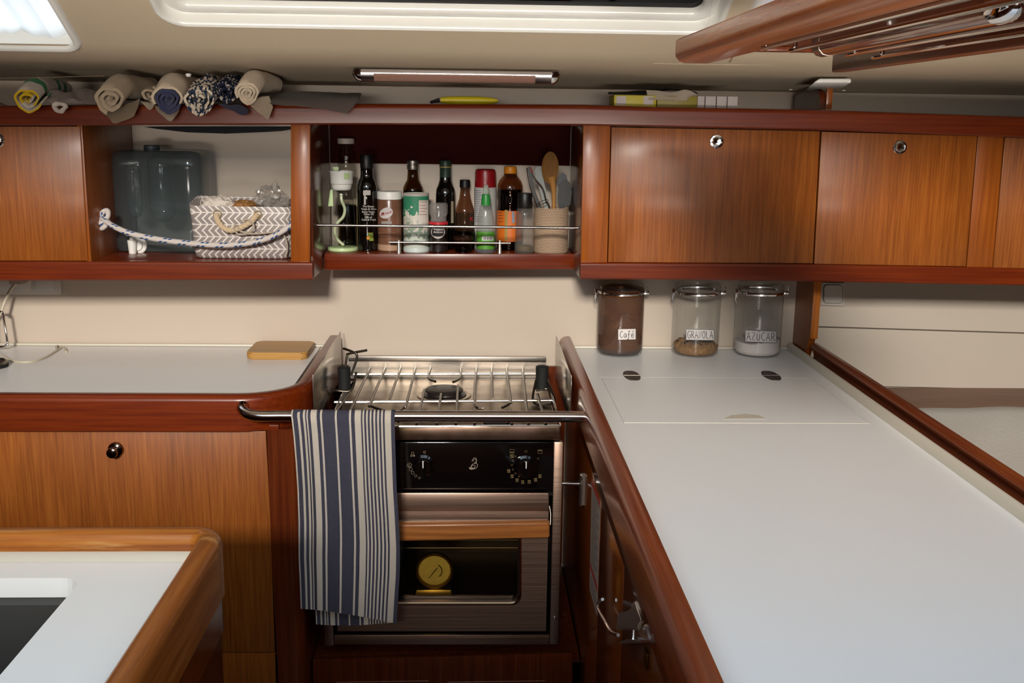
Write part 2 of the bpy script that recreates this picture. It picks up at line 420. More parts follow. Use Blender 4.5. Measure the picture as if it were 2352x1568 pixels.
# curtain cloth drawn across the left window (gathered)
bm = nb(); nu, nv = 70, 8
gr = []
for j in range(nv + 1):
    v = sv + 0.016 + (0.34 - sv) * j / nv
    row = []
    for i in range(nu + 1):
        u = -1.70 + (sx1 - 0.012 + 1.70) * i / nu
        t = 0.026 + 0.012 * sin(u * 42 + 1.2 * sin(v * 9)) * (0.5 + 0.5 * j / nv) + 0.004 * sin(u * 131 + 2)
        row.append(bm.verts.new(sl(u, v, t)))
    gr.append(row)
for j in range(nv):
    for i in range(nu): bm.faces.new((gr[j][i], gr[j][i + 1], gr[j + 1][i + 1], gr[j + 1][i]))
def sheer(name, col):
    m = bpy.data.materials.new(name); m.use_nodes = True; nt = m.node_tree; nt.nodes.clear()
    o = N(nt, 'ShaderNodeOutputMaterial'); a = N(nt, 'ShaderNodeBsdfDiffuse'); b = N(nt, 'ShaderNodeBsdfTranslucent'); x = N(nt, 'ShaderNodeMixShader')
    a.inputs[0].default_value = srgb(col); b.inputs[0].default_value = srgb(col); x.inputs[0].default_value = 0.55
    tc = N(nt, 'ShaderNodeTexCoord'); wv = N(nt, 'ShaderNodeTexWave'); wv.inputs['Scale'].default_value = 90; wv.bands_direction = 'X'
    bp = N(nt, 'ShaderNodeBump'); bp.inputs['Strength'].default_value = 0.25; bp.inputs['Distance'].default_value = 0.001
    nt.links.new(tc.outputs['Object'], wv.inputs['Vector']); nt.links.new(wv.outputs['Fac'], bp.inputs['Height'])
    nt.links.new(bp.outputs[0], a.inputs['Normal'])
    nt.links.new(a.outputs[0], x.inputs[1]); nt.links.new(b.outputs[0], x.inputs[2]); nt.links.new(x.outputs[0], o.inputs[0]); return m
tag(obj('curtain', bm, sheer('sheer_curtain', '#f3f1ec')), 'white ribbed curtain gathered across the window at the top left corner', 'curtain')
bm = nb(); nu = 40; gr = []
for j in range(7):
    v = mV + 0.03 + (0.33 - mV) * j / 6
    gr.append([bm.verts.new(sl(mR + 0.062 + 0.66 * i / nu, v, 0.028 + 0.009 * sin(i * 0.9 + j * 0.2))) for i in range(nu + 1)])
for j in range(6):
    for i in range(nu): bm.faces.new((gr[j][i], gr[j][i + 1], gr[j + 1][i + 1], gr[j + 1][i]))
tag(obj('curtain', bm, sheer('sheer_curtain_pink', '#efe6e4')), 'pale pinkish curtain in the window behind the hanging wooden rack', 'curtain')
bm = nb(); tube(bm, [sl(*slope(1637, -12), -0.004), sl(*slope(1631, 25), -0.006), sl(*slope(1624, 52), -0.011)], 0.0007, 6)
tag(obj('thin_string', bm, WHITEP), 'thin white string hanging at the right end of the long window', 'string')
# piping seams and screw caps in the lining
bm = nb(); tube(bm, [Vector((onY(p, q, 2.50).x, 2.497, onY(p, q, 2.50).z)) for p, q in ((1500, 146), (1680, 149), (1900, 150))], 0.0010, 8)
struct('trim_1', bm, CEILM)
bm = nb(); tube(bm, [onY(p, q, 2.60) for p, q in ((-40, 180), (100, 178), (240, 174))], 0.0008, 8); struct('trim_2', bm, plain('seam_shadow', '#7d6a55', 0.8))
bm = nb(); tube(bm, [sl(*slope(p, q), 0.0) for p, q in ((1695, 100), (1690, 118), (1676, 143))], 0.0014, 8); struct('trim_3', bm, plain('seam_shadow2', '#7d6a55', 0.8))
for px, py, lb in ((1353, 149, 'small white screw cap in the ceiling lining right of the strip light'), (1816, 204, 'small white screw cap left of the white deck bracket'),
                   (1938, 206, 'small white screw cap right of the white deck bracket'), (2335, 209, 'small white screw cap near the right edge of the ceiling lining'),
                   (433, 173, 'small white screw cap in the ceiling lining above the rolled towels')):
    Y = 2.62 if py < 190 else 2.95
    p = onY(px, py, Y); bm = nb()
    lathe(bm, [(0.001, -0.004), (0.005, -0.003), (0.0065, 0), (0.0065, 0.004)], p, 16)
    tag(obj('screw_cap', bm, WHITEP), lb, 'screw cap', 'screw caps in the ceiling lining')

# ================================================================== OVERHEAD LOCKERS
YF = 2.64
def strip(bm, rows, Y, depth, rt=0.012, rb=0.004):
    """rows: (px, py top, py bottom): long board with a rounded upper front edge"""
    secs = []
    for px, a, b in rows:
        T = onY(px, a, Y); B = onY(px, b, Y); x = B.x; zt = T.z; zb = B.z
        pts = [(Y + depth, zb), (Y + rb, zb), (Y, zb + rb)]
        for k in range(7):
            t = radians(90 * k / 6); pts.append((Y + rt - rt * cos(t), zt - rt + rt * sin(t)))
        pts.append((Y + depth, zt))
        secs.append([bm.verts.new((x, y, z)) for y, z in pts])
    m = len(secs[0])
    for i in range(len(secs) - 1):
        for k in range(m): bm.faces.new((secs[i][k], secs[i + 1][k], secs[i + 1][(k + 1) % m], secs[i][(k + 1) % m]))
    bm.faces.new(secs[0]); bm.faces.new(secs[-1][::-1])
ROWS = [(-500, 246, 293), (-60, 243, 289), (400, 239, 287), (850, 238, 286), (1340, 240, 288), (1500, 245, 291), (1880, 252, 299), (2352, 268, 316), (2700, 281, 330)]
bm = nb(); strip(bm, ROWS, YF - 0.012, 0.03)
sh = thing('long_shelf', 'long mahogany shelf with rounded front rail above the overhead lockers', 'shelf', (0, YF, 1.55))
obj('front_rail', bm, RAILW, sh)
bm = nb()
secs = []
for px, a, b in ROWS:
    B = onY(px, a, YF)
    secs.append([bm.verts.new((B.x, y, z)) for y, z in ((YF + 0.0185, B.z - 0.03), (3.019, B.z - 0.03), (3.019, B.z - 0.014), (YF + 0.0185, B.z - 0.014))])
for i in range(len(secs) - 1):
    for k in range(4): bm.faces.new((secs[i][k], secs[i + 1][k], secs[i + 1][(k + 1) % 4], secs[i][(k + 1) % 4]))
bm.faces.new(secs[0]); bm.faces.new(secs[-1][::-1])
obj('shelf_board', bm, plain('shelf_board_wood', '#4a2412', 0.5), sh)

def latch(parent, px, py, Y, r):
    p = onY(px, py, Y); bm = nb()
    prof = [(r, 0), (r, 0.0015), (r * 0.93, 0.003), (r * 0.72, 0.0035), (r * 0.62, 0.0025), (r * 0.58, 0.006), (r * 0.5, 0.008), (r * 0.3, 0.0075), (0.0005, 0.007)]
    lathe(bm, prof, (0, 0, 0), 36)
    for v in bm.verts: v.co = p + Vector((v.co.x, -v.co.z, v.co.y))
    k = obj('push_latch', bm, CHROME, parent, label='round chrome push-button latch'); return k
# left locker ---------------------------------------------------------------
lk_ = thing('overhead_locker', 'left overhead locker with a closed teak door and an open water-jug compartment', 'locker', (-0.9, YF, 1.17))
bm = nb(); strip(bm, [(-500, 598, 646), (0, 600, 645), (718, 602, 643)], YF - 0.008, 0.03, 0.006); obj('bottom_rail', bm, RAILW, lk_)
bm = nb(); rpanel(bm, 668, 284, 712, 606, YF, 0.02, 0.001); obj('stile', bm, STILEW, lk_)
xr = onY(712, 400, YF).x
bm = nb(); box(bm, xr - 0.018, xr, YF + 0.021, 3.0, 1.172, 1.572, 0.001); obj('side_panel', bm, SIDEW, lk_)
xl = onY(203, 500, YF).x
bm = nb(); hexa(bm, [(xl - 0.012, YF, 1.57), (xl, YF, 1.57), (xl, YF, 1.2), (xl - 0.012, YF, 1.2), (xl - 0.012, 3.018, 1.57), (xl, 3.018, 1.57), (xl, 3.0, 1.2), (xl - 0.012, 3.0, 1.2)], 0.001)
obj('partition', bm, STILEW, lk_)
ZJ = onY(400, 600, YF).z - 0.002
bm = nb(); box(bm, -1.6, xr - 0.019, YF + 0.023, 2.999, ZJ - 0.014, ZJ, 0.001); obj('floor_board', bm, RAILW, lk_)
bm = nb(); panel(bm, [(-500, 291), (183.5, 290), (202, 599), (-500, 598)], YF - 0.004, 0.018, 0.0015); dr = obj('door', bm, DOORW, lk_)
latch(dr, -8, 321, YF - 0.004, 0.019)
# blue-black curved strip fills the dark gap below the shelf
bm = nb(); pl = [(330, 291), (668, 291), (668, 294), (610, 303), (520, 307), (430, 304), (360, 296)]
prism(bm, pl, lambda u, v, t: onY(u, v, YF + 0.05) + Vector((0, t, 0)), 0.2); obj('curved_gap_strip', bm, plain('blueblack_strip', '#0a0a12', 0.9), lk_, label='blue-black curved strip under the shelf')
# middle spice shelf ---------------------------------------------------------
Y2 = 2.83
sp = thing('spice_shelf', 'recessed open spice shelf over the stove with steel guard rails', 'shelf', (-0.06, Y2, 1.17))
xR = onY(1340, 400, YF).x
bm = nb(); panel(bm, [(744, 583), (1331, 583), (1330, 618), (745, 620)], Y2, 0.016, 0.0015); obj('front_rail', bm, RAILW, sp)
ZS = onY(1000, 584, Y2).z
bm = nb(); box(bm, xr + 0.001, xR - 0.001, Y2 + 0.017, 3.019, ZS - 0.016, ZS, 0.001); obj('shelf_board', bm, RAILW, sp)
bm = nb(); a = onY(720, 520, YF + 0.03); b = onY(1337, 521, YF + 0.03)
yr = YF + 0.10
za = onY(1000, 519.5, yr).z
tube(bm, [(xr, yr, za), (xR, yr, za - 0.001)], 0.0036, 12); obj('guard_rail', bm, POLISH, sp, label='long polished steel guard rail')
yb = Y2 + 0.012
bm = nb(); a = onY(894, 556, yb); b = onY(1173, 556, yb); tube(bm, [a, (b.x, a.y, a.z)], 0.0034, 12)
r2 = obj('low_rail', bm, POLISH, sp, label='short polished steel rail on two brackets')
for px in (916, 1148):
    bm = nb(); t = onY(px, 553, yb); bt = onY(px, 581, yb); bt.z = ZS
    n = 10; h = t.z - bt.z + 0.002
    lathe(bm, [(0.0062, 0), (0.006, 0.002), (0.0048, h * 0.4), (0.0036, h * 0.8), (0.0034, h), (0.001, h + 0.001)], (t.x, yb, ZS), 20)
    obj('bracket', bm, metal('bracket_metal', '#d8cfc6', 0.42), r2)
# right lockers --------------------------------------------------------------
rl = thing('overhead_locker', 'right overhead locker with a row of three teak drop doors', 'locker', (0.9, YF, 1.17))
bm = nb(); strip(bm, [(1333, 603, 641), (1600, 604.5, 643), (1880, 607, 647), (2352, 616, 656), (2700, 624, 664)], YF - 0.008, 0.03, 0.006); obj('bottom_rail', bm, RAILW, rl)
bm = nb(); panel(bm, [(1340, 285), (1402.5, 287), (1394.5, 606), (1334, 605)], YF, 0.018, 0.001); obj('stile', bm, STILEW, rl)
bm = nb(); panel(bm, [(2247, 308), (2306, 311), (2279, 618), (2220, 617)], YF, 0.018, 0.001); obj('stile', bm, STILEW, rl)
bm = nb(); box(bm, xR, xR + 0.018, YF + 0.019, 3.0, 1.176, 1.56, 0.001); obj('side_panel', bm, SIDEW, rl)
bm = nb(); box(bm, xR + 0.019, 2.3, YF + 0.024, 2.999, 1.177, 1.19, 0.001); obj('floor_board', bm, DARK, rl)
bm = nb(); box(bm, xR + 0.0185, 2.3, YF + 0.021, YF + 0.0235, 1.196, 1.555); obj('back_liner', bm, DARK, rl)
for q, k in (([(1404.5, 292), (1884, 301), (1867, 605), (1396.5, 602)], (1646, 325)),
             ([(1887.5, 302), (2245, 312), (2218.5, 612), (1870, 606)], (2067, 338)),
             ([(2309, 315), (2720, 328), (2690, 625), (2281, 616)], (2490, 350))):
    bm = nb(); panel(bm, q, YF - 0.003, 0.018, 0.0015); d = obj('door', bm, DOORW, rl); latch(d, k[0], k[1], YF - 0.003, 0.0175)

# bulkhead post between worktop and hull
bk = thing('bulkhead_post', 'upright teak bulkhead board beside the sugar jar, under the right locker', 'post', (0.955, 2.85, 0.93))
bm = nb()
prism(bm, [(2.846, 1.18), (2.998, 1.18), (2.998, 0.90), (2.90, 0.90), (2.862, 0.955), (2.846, 0.99)], lambda y, z, t: Vector((0.9465 + t, y, z)), 0.018, 0.0008)
obj('board', bm, STILEW, bk)
bm = nb(); box(bm, 0.9455, 0.9655, 2.835, 2.8455, 0.985, 1.18, 0.001); obj('edge_lipping', bm, wood('bright_teak_lipping', '#9c5312', '#b5651c', '#c07428', 'z'), bk)

# ================================================================== WORKTOPS
ZC = 0.92
# left worktop
wt = thing('left_worktop', 'white worktop left of the stove with a mahogany fiddle rail', 'worktop', (-0.8, 2.6, ZC))
bm = nb(); prism(bm, [(-2.19, 2.36), (-0.49, 2.36), (-0.455, 2.385), (-0.445, 2.42), (-0.445, 2.999), (-2.19, 2.999)], lambda u, v, t: Vector((u, v, ZC - t)), 0.03)
obj('top', bm, CTOPM, wt, smooth=False)
bm = nb(); box(bm, -2.19, -0.43, 2.988, 2.9985, ZC + 0.0005, ZC + 0.008, 0.003); obj('back_coving', bm, COVE, wt)
# fiddle profile: offset measured outward from the path (path = inner top edge)
def fsec(wd, zt, zb, r=0.012, body=None):
    pts = [(0, zb), (0, zt - 0.006), (0.002, zt - 0.002), (0.006, zt)]
    for k in range(7):
        t = radians(90 - 90 * k / 6); pts.append((wd - r + r * cos(t), zt - r + r * sin(t)))
    pts += [(wd, zb)]
    return pts
path = [(-2.19, 2.34, 0), (-0.54, 2.34, 0)]
cx, cy, rr = -0.54, 2.46, 0.12
# rounded corner swings the rail back along the stove
c2 = [(-0.54 + 0.122 * sin(radians(a)), 2.462 - 0.122 * cos(radians(a)), 0) for a in range(10, 91, 10)]
path = path + c2 + [(-0.418, 2.7, 0), (-0.418, 2.998, 0)]
bm = nb(); sweep(bm, fsec(0.036, 0.955, 0.872, 0.014), path); obj('fiddle_rail', bm, RAILW, wt)
# left base cupboard
lb = thing('base_cupboard', 'lower left cupboard with a wide teak door under the left worktop', 'cupboard', (-0.9, 2.35, 0))
YL = 2.325
bm = nb(); panel(bm, [(-500, 990), (610.5, 990), (637, 1498), (-500, 1498)], YL, 0.018, 0.0015); d = obj('door', bm, DOORLOW, lb)
p = onY(267, 1031, YL); bm = nb()
lathe(bm, [(0.0175, 0), (0.018, 0.004), (0.0165, 0.008), (0.013, 0.009), (0.0105, 0.010), (0.0105, 0.02), (0.012, 0.024), (0.0125, 0.029), (0.0115, 0.033), (0.008, 0.035), (0.0005, 0.0355)], (0, 0, 0), 36)
for v in bm.verts: v.co = p + Vector((v.co.x, -v.co.z, v.co.y))
obj('knob', bm, metal('dark_chrome', '#8a7c76', 0.12), d, label='round polished knob')
bm = nb(); panel(bm, [(-500, 1500), (637.5, 1500), (644, 1640), (-500, 1640)], YL, 0.018, 0.0015); obj('plinth_panel', bm, DOORLOW, lb)
# carcass with rounded corner post turning into the stove bay
xc = onY(612, 990, YL).x
bm = nb()
xcb = onY(640, 1500, YL).x
ps = [(xc + 0.001, YL), (-0.425, YL), (-0.413, YL + 0.004), (-0.404, YL + 0.012), (-0.4, YL + 0.025), (-0.4, 2.998), (-0.42, 2.998), (-0.42, YL + 0.03), (xc + 0.001, YL + 0.03)]
prism(bm, ps, lambda u, v, t: Vector((u, v, 0.8715 - t)), 0.868); obj('corner_post', bm, SIDEW, lb, ang=50)
bm = nb(); box(bm, -2.19, xc, YL + 0.0185, YL + 0.03, 0.01, 0.8715); obj('carcass', bm, DARK, lb)
bm = nb(); panel(bm, [(-500, 975), (640, 976), (640, 988.5), (-500, 988.5)], YL - 0.002, 0.018, 0.001); obj('top_strip', bm, RAILW, lb)

# right worktop
XR0 = 0.288
rw = thing('right_worktop', 'long white worktop running toward the viewer on the right, with a hinged lid', 'worktop', (0.6, 2.0, ZC))
lid = [onZ(1380, 867, ZC), onZ(1915, 864, ZC), onZ(1995, 970, ZC), onZ(1435, 973, ZC)]
LX0, LX1, LY0, LY1 = 0.335, 0.889, 2.22, 2.642
bm = nb()
vs = ring_face(bm, [(0.283, 0.5), (0.944, 0.5), (0.944, 2.999), (0.283, 2.999)], [(LX0, LY0), (LX1, LY0), (LX1, LY1), (LX0, LY1)], lambda u, v: Vector((u, v, ZC)))
r = bmesh.ops.extrude_face_region(bm, geom=list(bm.faces)); bmesh.ops.translate(bm, vec=(0, 0, -0.03), verts=[v for v in r['geom'] if isinstance(v, bmesh.types.BMVert)])
obj('top', bm, CTOPM, rw, smooth=False)
bm = nb(); box(bm, LX0 + 0.0012, LX1 - 0.0012, LY0 + 0.0028, LY1 - 0.0012, ZC - 0.02, ZC + 0.0002, 0.0006)
ld = obj('lid', bm, CTOPM, rw, smooth=False)
bm = nb()
p = [onZ(a, b, ZC + 0.0006) for a, b in ((1660, 962), (1680, 953), (1712, 950), (1742, 953), (1760, 961))]
n = len(p); v = [bm.verts.new(q) for q in p]; bm.faces.new(v)
r = bmesh.ops.extrude_face_region(bm, geom=list(bm.faces)); bmesh.ops.translate(bm, vec=(0, 0, -0.008), verts=[q for q in r['geom'] if isinstance(q, bmesh.types.BMVert)])
obj('finger_grip', bm, COVE, ld, label='cream crescent finger grip')
bm = nb(); box(bm, LX0 + 0.001, LX1, LY0 - 0.0004, LY0 + 0.0026, ZC - 0.018, ZC + 0.0008, 0.0005); obj('lid_edge', bm, COVE, ld)
bm = nb(); box(bm, LX0 - 0.002, LX1 + 0.002, LY0, LY1, ZC - 0.034, ZC - 0.0305); obj('well_rim', bm, DARK, rw)
for cx_, lab in ((1450, 'worn oval bronze flush hinge'), (1770, 'worn oval bronze flush hinge with lifted corner')):
    c = onZ(cx_ + 1, 863, ZC); bm = nb()
    poly = [(c.x + 0.024 * cos(t) * abs(cos(t)) ** -0.25 * 0.9 if abs(cos(t)) > 1e-3 else c.x, c.y + 0.052 * sin(t)) for t in [2 * pi * k / 24 + 0.01 for k in range(24)]]
    prism(bm, poly, lambda u, v, t: Vector((u, v, ZC + 0.0018 - t)), 0.004)
    h = obj('hinge', bm, plain('bronze_hinge', '#5b4f46', 0.45, metal=0.7, var=0.5, vscale=60, bump=0.4, bscale=150), rw, label=lab)
    bm = nb(); tube(bm, [(c.x - 0.021, c.y, ZC + 0.001), (c.x + 0.021, c.y, ZC + 0.001)], 0.003, 10)
    for sx, sy in ((-0.01, -0.025), (0.01, -0.025), (-0.01, 0.025), (0.01, 0.025)):
        lathe(bm, [(0.003, 0), (0.003, 0.0006), (0.0015, 0.001), (0.0003, 0.0008)], (c.x + sx, c.y + sy, ZC + 0.0018), 10)
    obj('hinge_pin', bm, metal('hinge_metal', '#8d8278', 0.35), h)
bm = nb(); sweep(bm, [(0, 0.0005), (0, 0.010), (-0.003, 0.017), (-0.008, 0.021), (-0.012, 0.021), (-0.012, 0.0005)], [(0.929, 2.998, ZC), (0.929, 0.5, ZC)]); obj('side_coving', bm, COVE, rw)
bm = nb(); box(bm, 0.284, 0.93, 2.988, 2.9985, ZC + 0.0005, ZC + 0.008, 0.003); obj('back_coving', bm, COVE, rw)
# left-hand fiddle of right worktop (outside is toward -x => travel -y puts right = -x)
sec = [(0, 0.875), (0, 0.948), (0.003, 0.954), (0.008, 0.956), (0.018, 0.955), (0.027, 0.951), (0.033, 0.943), (0.036, 0.93), (0.036, 0.875)]
bm = nb(); sweep(bm, sec, [(XR0, 2.998, 0), (XR0, 0.5, 0)]); obj('fiddle_rail', bm, RAILY, rw, label='rounded mahogany fiddle rail')
# bunk side fiddle along right edge
bm = nb()
sec = [(0.012, 0.88), (0.012, 0.966), (0.006, 0.9715), (-0.004, 0.9715), (-0.010, 0.967), (-0.0125, 0.960), (-0.010, 0.954), (-0.004, 0.948), (0.0, 0.936), (-0.002, 0.918), (-0.006, 0.906), (-0.006, 0.88)]
sec = [(-a, b) for a, b in sec]
sweep(bm, sec, [(0.962, 2.847, 0), (0.962, 0.5, 0)])
tag(obj('moulded_fiddle', bm, RAILY), 'dark moulded mahogany fiddle between the right worktop and the berth', 'rail')

# right base unit
rb = thing('base_unit', 'glossy mahogany base unit under the right worktop, facing the stove', 'cupboard', (0.3, 2.0, 0))
bm = nb(); box(bm, 0.270, 0.283, 0.5, 2.998, 0.80, 0.8745, 0.003); obj('top_fascia', bm, SIDEG, rb)
bm = nb(); box(bm, 0.277, 0.290, 2.10, 2.998, 0.005, 0.799, 0.001); obj('side_panel', bm, SIDEG, rb)
bm = nb(); box(bm, 0.275, 0.290, 1.755, 2.098, 0.24, 0.798, 0.002); obj('door', bm, SIDEG, rb)
bm = nb(); box(bm, 0.275, 0.290, 0.5, 1.752, 0.24, 0.798, 0.002); obj('front_panel', bm, SIDEG, rb)
bm = nb(); box(bm, 0.277, 0.290, 0.5, 2.098, 0.005, 0.237, 0.002); obj('plinth_panel', bm, SIDEG, rb)
bm = nb(); box(bm, 0.2915, 0.94, 0.5, 2.99, 0.01, 0.884); obj('carcass', bm, DARK, rb)

# berth behind right worktop
ZB = 0.804
bm = nb(); box(bm, 0.985, 2.34, 2.60, 2.999, ZB - 0.03, ZB, 0.002); tag(obj('berth_ledge', bm, wood('dull_brown_ledge', '#7a5540', '#84604a', '#8f6b54', 'x', rough=0.5, coat=0)), 'brown wooden ledge at the foot of the hull lining on the right', 'ledge')
bm = nb(); nx, ny = 40, 40; gr = []
x0, x1, y0, y1 = 0.99, 2.33, 0.5, 2.735
for j in range(ny + 1):
    row = []
    for i in range(nx + 1):
        x = x0 + (x1 - x0) * i / nx; y = y0 + (y1 - y0) * j / ny
        e = min(x - x0, x1 - x, y1 - y, 0.04) / 0.04
        z = ZB + 0.004 + 0.022 * math.sqrt(max(0, 1 - (1 - e) ** 2)) + 0.003 * sin(x * 9 + y * 5) * e + 0.0015 * sin(x * 31 - y * 23) * e
        row.append(bm.verts.new((x, y + 0.003 * sin(x * 40) * (j == ny), z)))
    gr.append(row)
for j in range(ny):
    for i in range(nx): bm.faces.new((gr[j][i], gr[j][i + 1], gr[j + 1][i + 1], gr[j + 1][i]))
r = bmesh.ops.extrude_edge_only(bm, edges=[e for e in bm.edges if len(e.link_faces) == 1])
for v in [q for q in r['geom'] if isinstance(q, bmesh.types.BMVert)]: v.co.z = ZB + 0.001 if v.co.y > 2.6 else ZB + 0.0
tag(obj('berth_quilt', bm, plain('white_quilt', '#d8d4ca', 0.9, bump=0.7, bscale=160)), 'white quilted cover on the berth behind the right worktop', 'bedding')

# ================================================================== ISLAND WITH SINK
isl = thing('sink_unit', 'foreground white sink unit with a raised worn wooden fiddle, lower left', 'sink unit', (-0.8, 1.2, 0))
XI, YI = -0.4135, 1.497
SX1, SY1 = onZ(184, 1335, ZC).x, onZ(100, 1327, ZC).y
bm = nb()
hole = rrect(-1.3, SX1, 0.75, SY1, 0.03, 6)
ring_face(bm, [(-1.6, 0.5), (XI - 0.002, 0.5), (XI - 0.002, YI - 0.002), (-1.6, YI - 0.002)], hole, lambda u, v: Vector((u, v, ZC)))
r = bmesh.ops.extrude_face_region(bm, geom=list(bm.faces)); bmesh.ops.translate(bm, vec=(0, 0, -0.03), verts=[v for v in r['geom'] if isinstance(v, bmesh.types.BMVert)])
obj('top', bm, plain('sink_top', '#f2f0ea', 0.35, var=0.03, vscale=5), isl, smooth=False)
bm = nb()
hs = rrect(-1.3 - .004, SX1 + .004, 0.746, SY1 + 0.004, 0.034, 6)
rings = [[bm.verts.new((u, v, z)) for u, v in rrect(-1.3 - o, SX1 + o, 0.75 - o, SY1 + o, 0.03 + o, 6)] for o, z in ((0.010, ZC - 0.0305), (0.004, ZC - 0.031), (-0.004, ZC - 0.04), (-0.012, ZC - 0.15))]
for i in range(3):
    n = len(rings[i])
    for k in range(n): bm.faces.new((rings[i][k], rings[i][(k + 1) % n], rings[i + 1][(k + 1) % n], rings[i + 1][k]))
bm.faces.new(rings[-1])
obj('basin', bm, plain('dull_basin_steel', '#45433f', 0.55, metal=0.3), isl, label='dull grey steel sink basin')
bm = nb(); sweep(bm, [(0, 0.0005), (0, 0.009), (0.006, 0.008), (0.014, 0.004), (0.02, 0.0005)], [(-1.6, YI - 0.002, ZC), (XI - 0.004, YI - 0.002, ZC)]); obj('back_coving', bm, COVE, isl)
path = [(-1.6, YI, 0)] + [(XI - 0.012 + 0.012 * sin(radians(a)), YI - 0.012 + 0.012 * cos(radians(a)), 0) for a in range(0, 91, 15)]
def isec(zt): return [(0, 0.86), (0, 0.944), (-0.003, 0.949), (-0.006, 0.953), (-0.011, zt), (-0.020, zt + 0.001), (-0.030, zt - 0.002), (-0.036, zt - 0.009), (-0.038, zt - 0.018), (-0.038, 0.86)]
bm = nb(); sweep(bm, isec(0.957), path + [(XI, YI - 0.03, 0)]); fr = obj('back_fiddle', bm, WORNW, isl, label='worn varnished back fiddle')
bm = nb(); sweep(bm, isec(0.957), [(XI, YI - 0.03, 0), (XI, 0.5, 0)]); obj('side_fiddle', bm, WORNY, isl, label='glossy side fiddle')
# body below: outer skin with rounded corner
XO, YO = XI + 0.034, YI + 0.034
def body(o, z1, z0, rr):
    bm = nb(); lo = [rrect(-1.62 + k, XO - o - k, 0.49 + k, YO - o - k, rr - k, 8, only=(0,)) for k in (0, 0.018)]
    L = [[bm.verts.new((u, v, z)) for u, v in lp] for lp in lo for z in (z1, z0)]
    n = len(L[0])
    for a_, b_ in ((0, 1), (3, 2), (2, 0), (1, 3)):
        for k in range(n): bm.faces.new((L[a_][k], L[a_][(k + 1) % n], L[b_][(k + 1) % n], L[b_][k]))
    return bm
bm = nb(); join(bm, body(0, 0.859, 0.80, 0.045)); obj('fascia_band', bm, SIDEG, isl)
bm = nb(); join(bm, body(0.003, 0.7985, 0.005, 0.045)); obj('side_panel', bm, SIDEW, isl)

# ================================================================== STOVE
YS = 2.40
SV = thing('stove', 'gimballed two-burner steel stove with black control panel and glass oven door', 'stove', (-0.08, 2.6, 0.25))
def spanel(bm, x0, y0, x1, y1, d, b=0.001, dy=0.0): panel(bm, [(x0, y0), (x1, y0), (x1, y1), (x0, y1)], YS + dy, d, b)
ZG = onY(1100, 978, YS).z        # top rim of the stove
sxl, sxr = onY(752, 980, YS).x, onY(1288, 980, YS).x
yb_ = 2.955
bm = nb(); spanel(bm, 752, 979, 1287, 1011, 0.012, 0.003); obj('front_band', bm, metal('copper_toned_band', '#a5887a', 0.3, 'x', stain=1), SV)
bm = nb()   # hob tray: pan with rim
zt = ZG - 0.022
box(bm, sxl + 0.004, sxr - 0.004, YS + 0.013, yb_, zt - 0.006, zt, 0.001)
obj('hob_tray', bm, STEELT, SV)
bm = nb(); tube(bm, [(sxl, YS + 0.004, ZG), (sxl, yb_ - 0.02, ZG + 0.002)], 0.0022, 8); tube(bm, [(sxr, YS + 0.004, ZG), (sxr, yb_ - 0.02, ZG + 0.002)], 0.0022, 8)
tube(bm, [(sxl, YS + 0.002, ZG), (sxr, YS + 0.002, ZG)], 0.0018, 8); obj('rim_wire', bm, POLISH, SV)
# back rim
zb0 = onY(1030, 831, yb_).z; zb1 = onY(1030, 817, yb_ + 0.012).z
bx0, bx1 = onY(800, 825, yb_).x, onY(1254, 825, yb_).x
bm = nb(); box(bm, bx0, bx1, yb_ + 0.001, yb_ + 0.02, zb0, zb1, 0.002); box(bm, bx0, bx1, yb_ + 0.012, yb_ + 0.02, zt - 0.004, zb0); obj('back_rim', bm, STEEL, SV)
# side shields
for xx, lab, yb2 in ((-0.378, 'left folded steel side shield', 2.945), (0.240, 'right folded steel side shield', 2.945)):
    bm = nb(); box(bm, xx - 0.0008, xx + 0.0008, 2.415 if xx < 0 else 2.46, yb2, 0.845, 0.978 if xx < 0 else 0.968, 0.0004); obj('side_shield', bm, metal('shield_steel', '#b5b0a8', 0.22), SV, label=lab)
# body box (oven cavity is open at the front)
bx = (onY(747, 1480, YS).x, onY(1292, 1015, YS).x)
zbt = onY(1000, 1479, YS).z
wl, wr = onY(785, 1200, YS).x, onY(1192, 1200, YS).x
bm = nb(); box(bm, bx[0] + 0.004, bx[0] + 0.014, YS + 0.012, yb_, zbt, zt - 0.008); box(bm, bx[1] - 0.014, bx[1] - 0.004, YS + 0.012, yb_, zbt, zt - 0.008)
box(bm, bx[0] + 0.0145, bx[1] - 0.0145, yb_ - 0.01, yb_, zbt, zt - 0.008)
box(bm, bx[0] + 0.0145, bx[1] - 0.0145, YS + 0.02, yb_ - 0.0105, zbt, zbt + 0.01)
box(bm, bx[0] + 0.0145, bx[1] - 0.0145, YS + 0.02, yb_ - 0.0105, zt - 0.16, zt - 0.15)
obj('oven_body', bm, plain('oven_enamel', '#1a1210', 0.35), SV)
bm = nb(); spanel(bm, 752, 1015.5, 1271.5, 1130, 0.012, 0.001); cp = obj('control_panel', bm, BLACKG, SV, label='glossy black control panel')
bm = nb(); panel(bm, [(1272.5, 1015), (1294, 1015), (1281.5, 1480), (1262.5, 1480)], YS - 0.004, 0.014, 0.002); post = obj('corner_post', bm, STEELD, SV)
bm = nb(); p = onY(1274, 1420, YS - 0.004); lathe(bm, [(0.0045, 0), (0.0045, 0.002), (0.003, 0.004), (0.0004, 0.0045)], (0, 0, 0), 18)
for v in bm.verts: v.co = p + Vector((v.co.x, -v.co.z, v.co.y))
obj('screw', bm, CHROME, post)
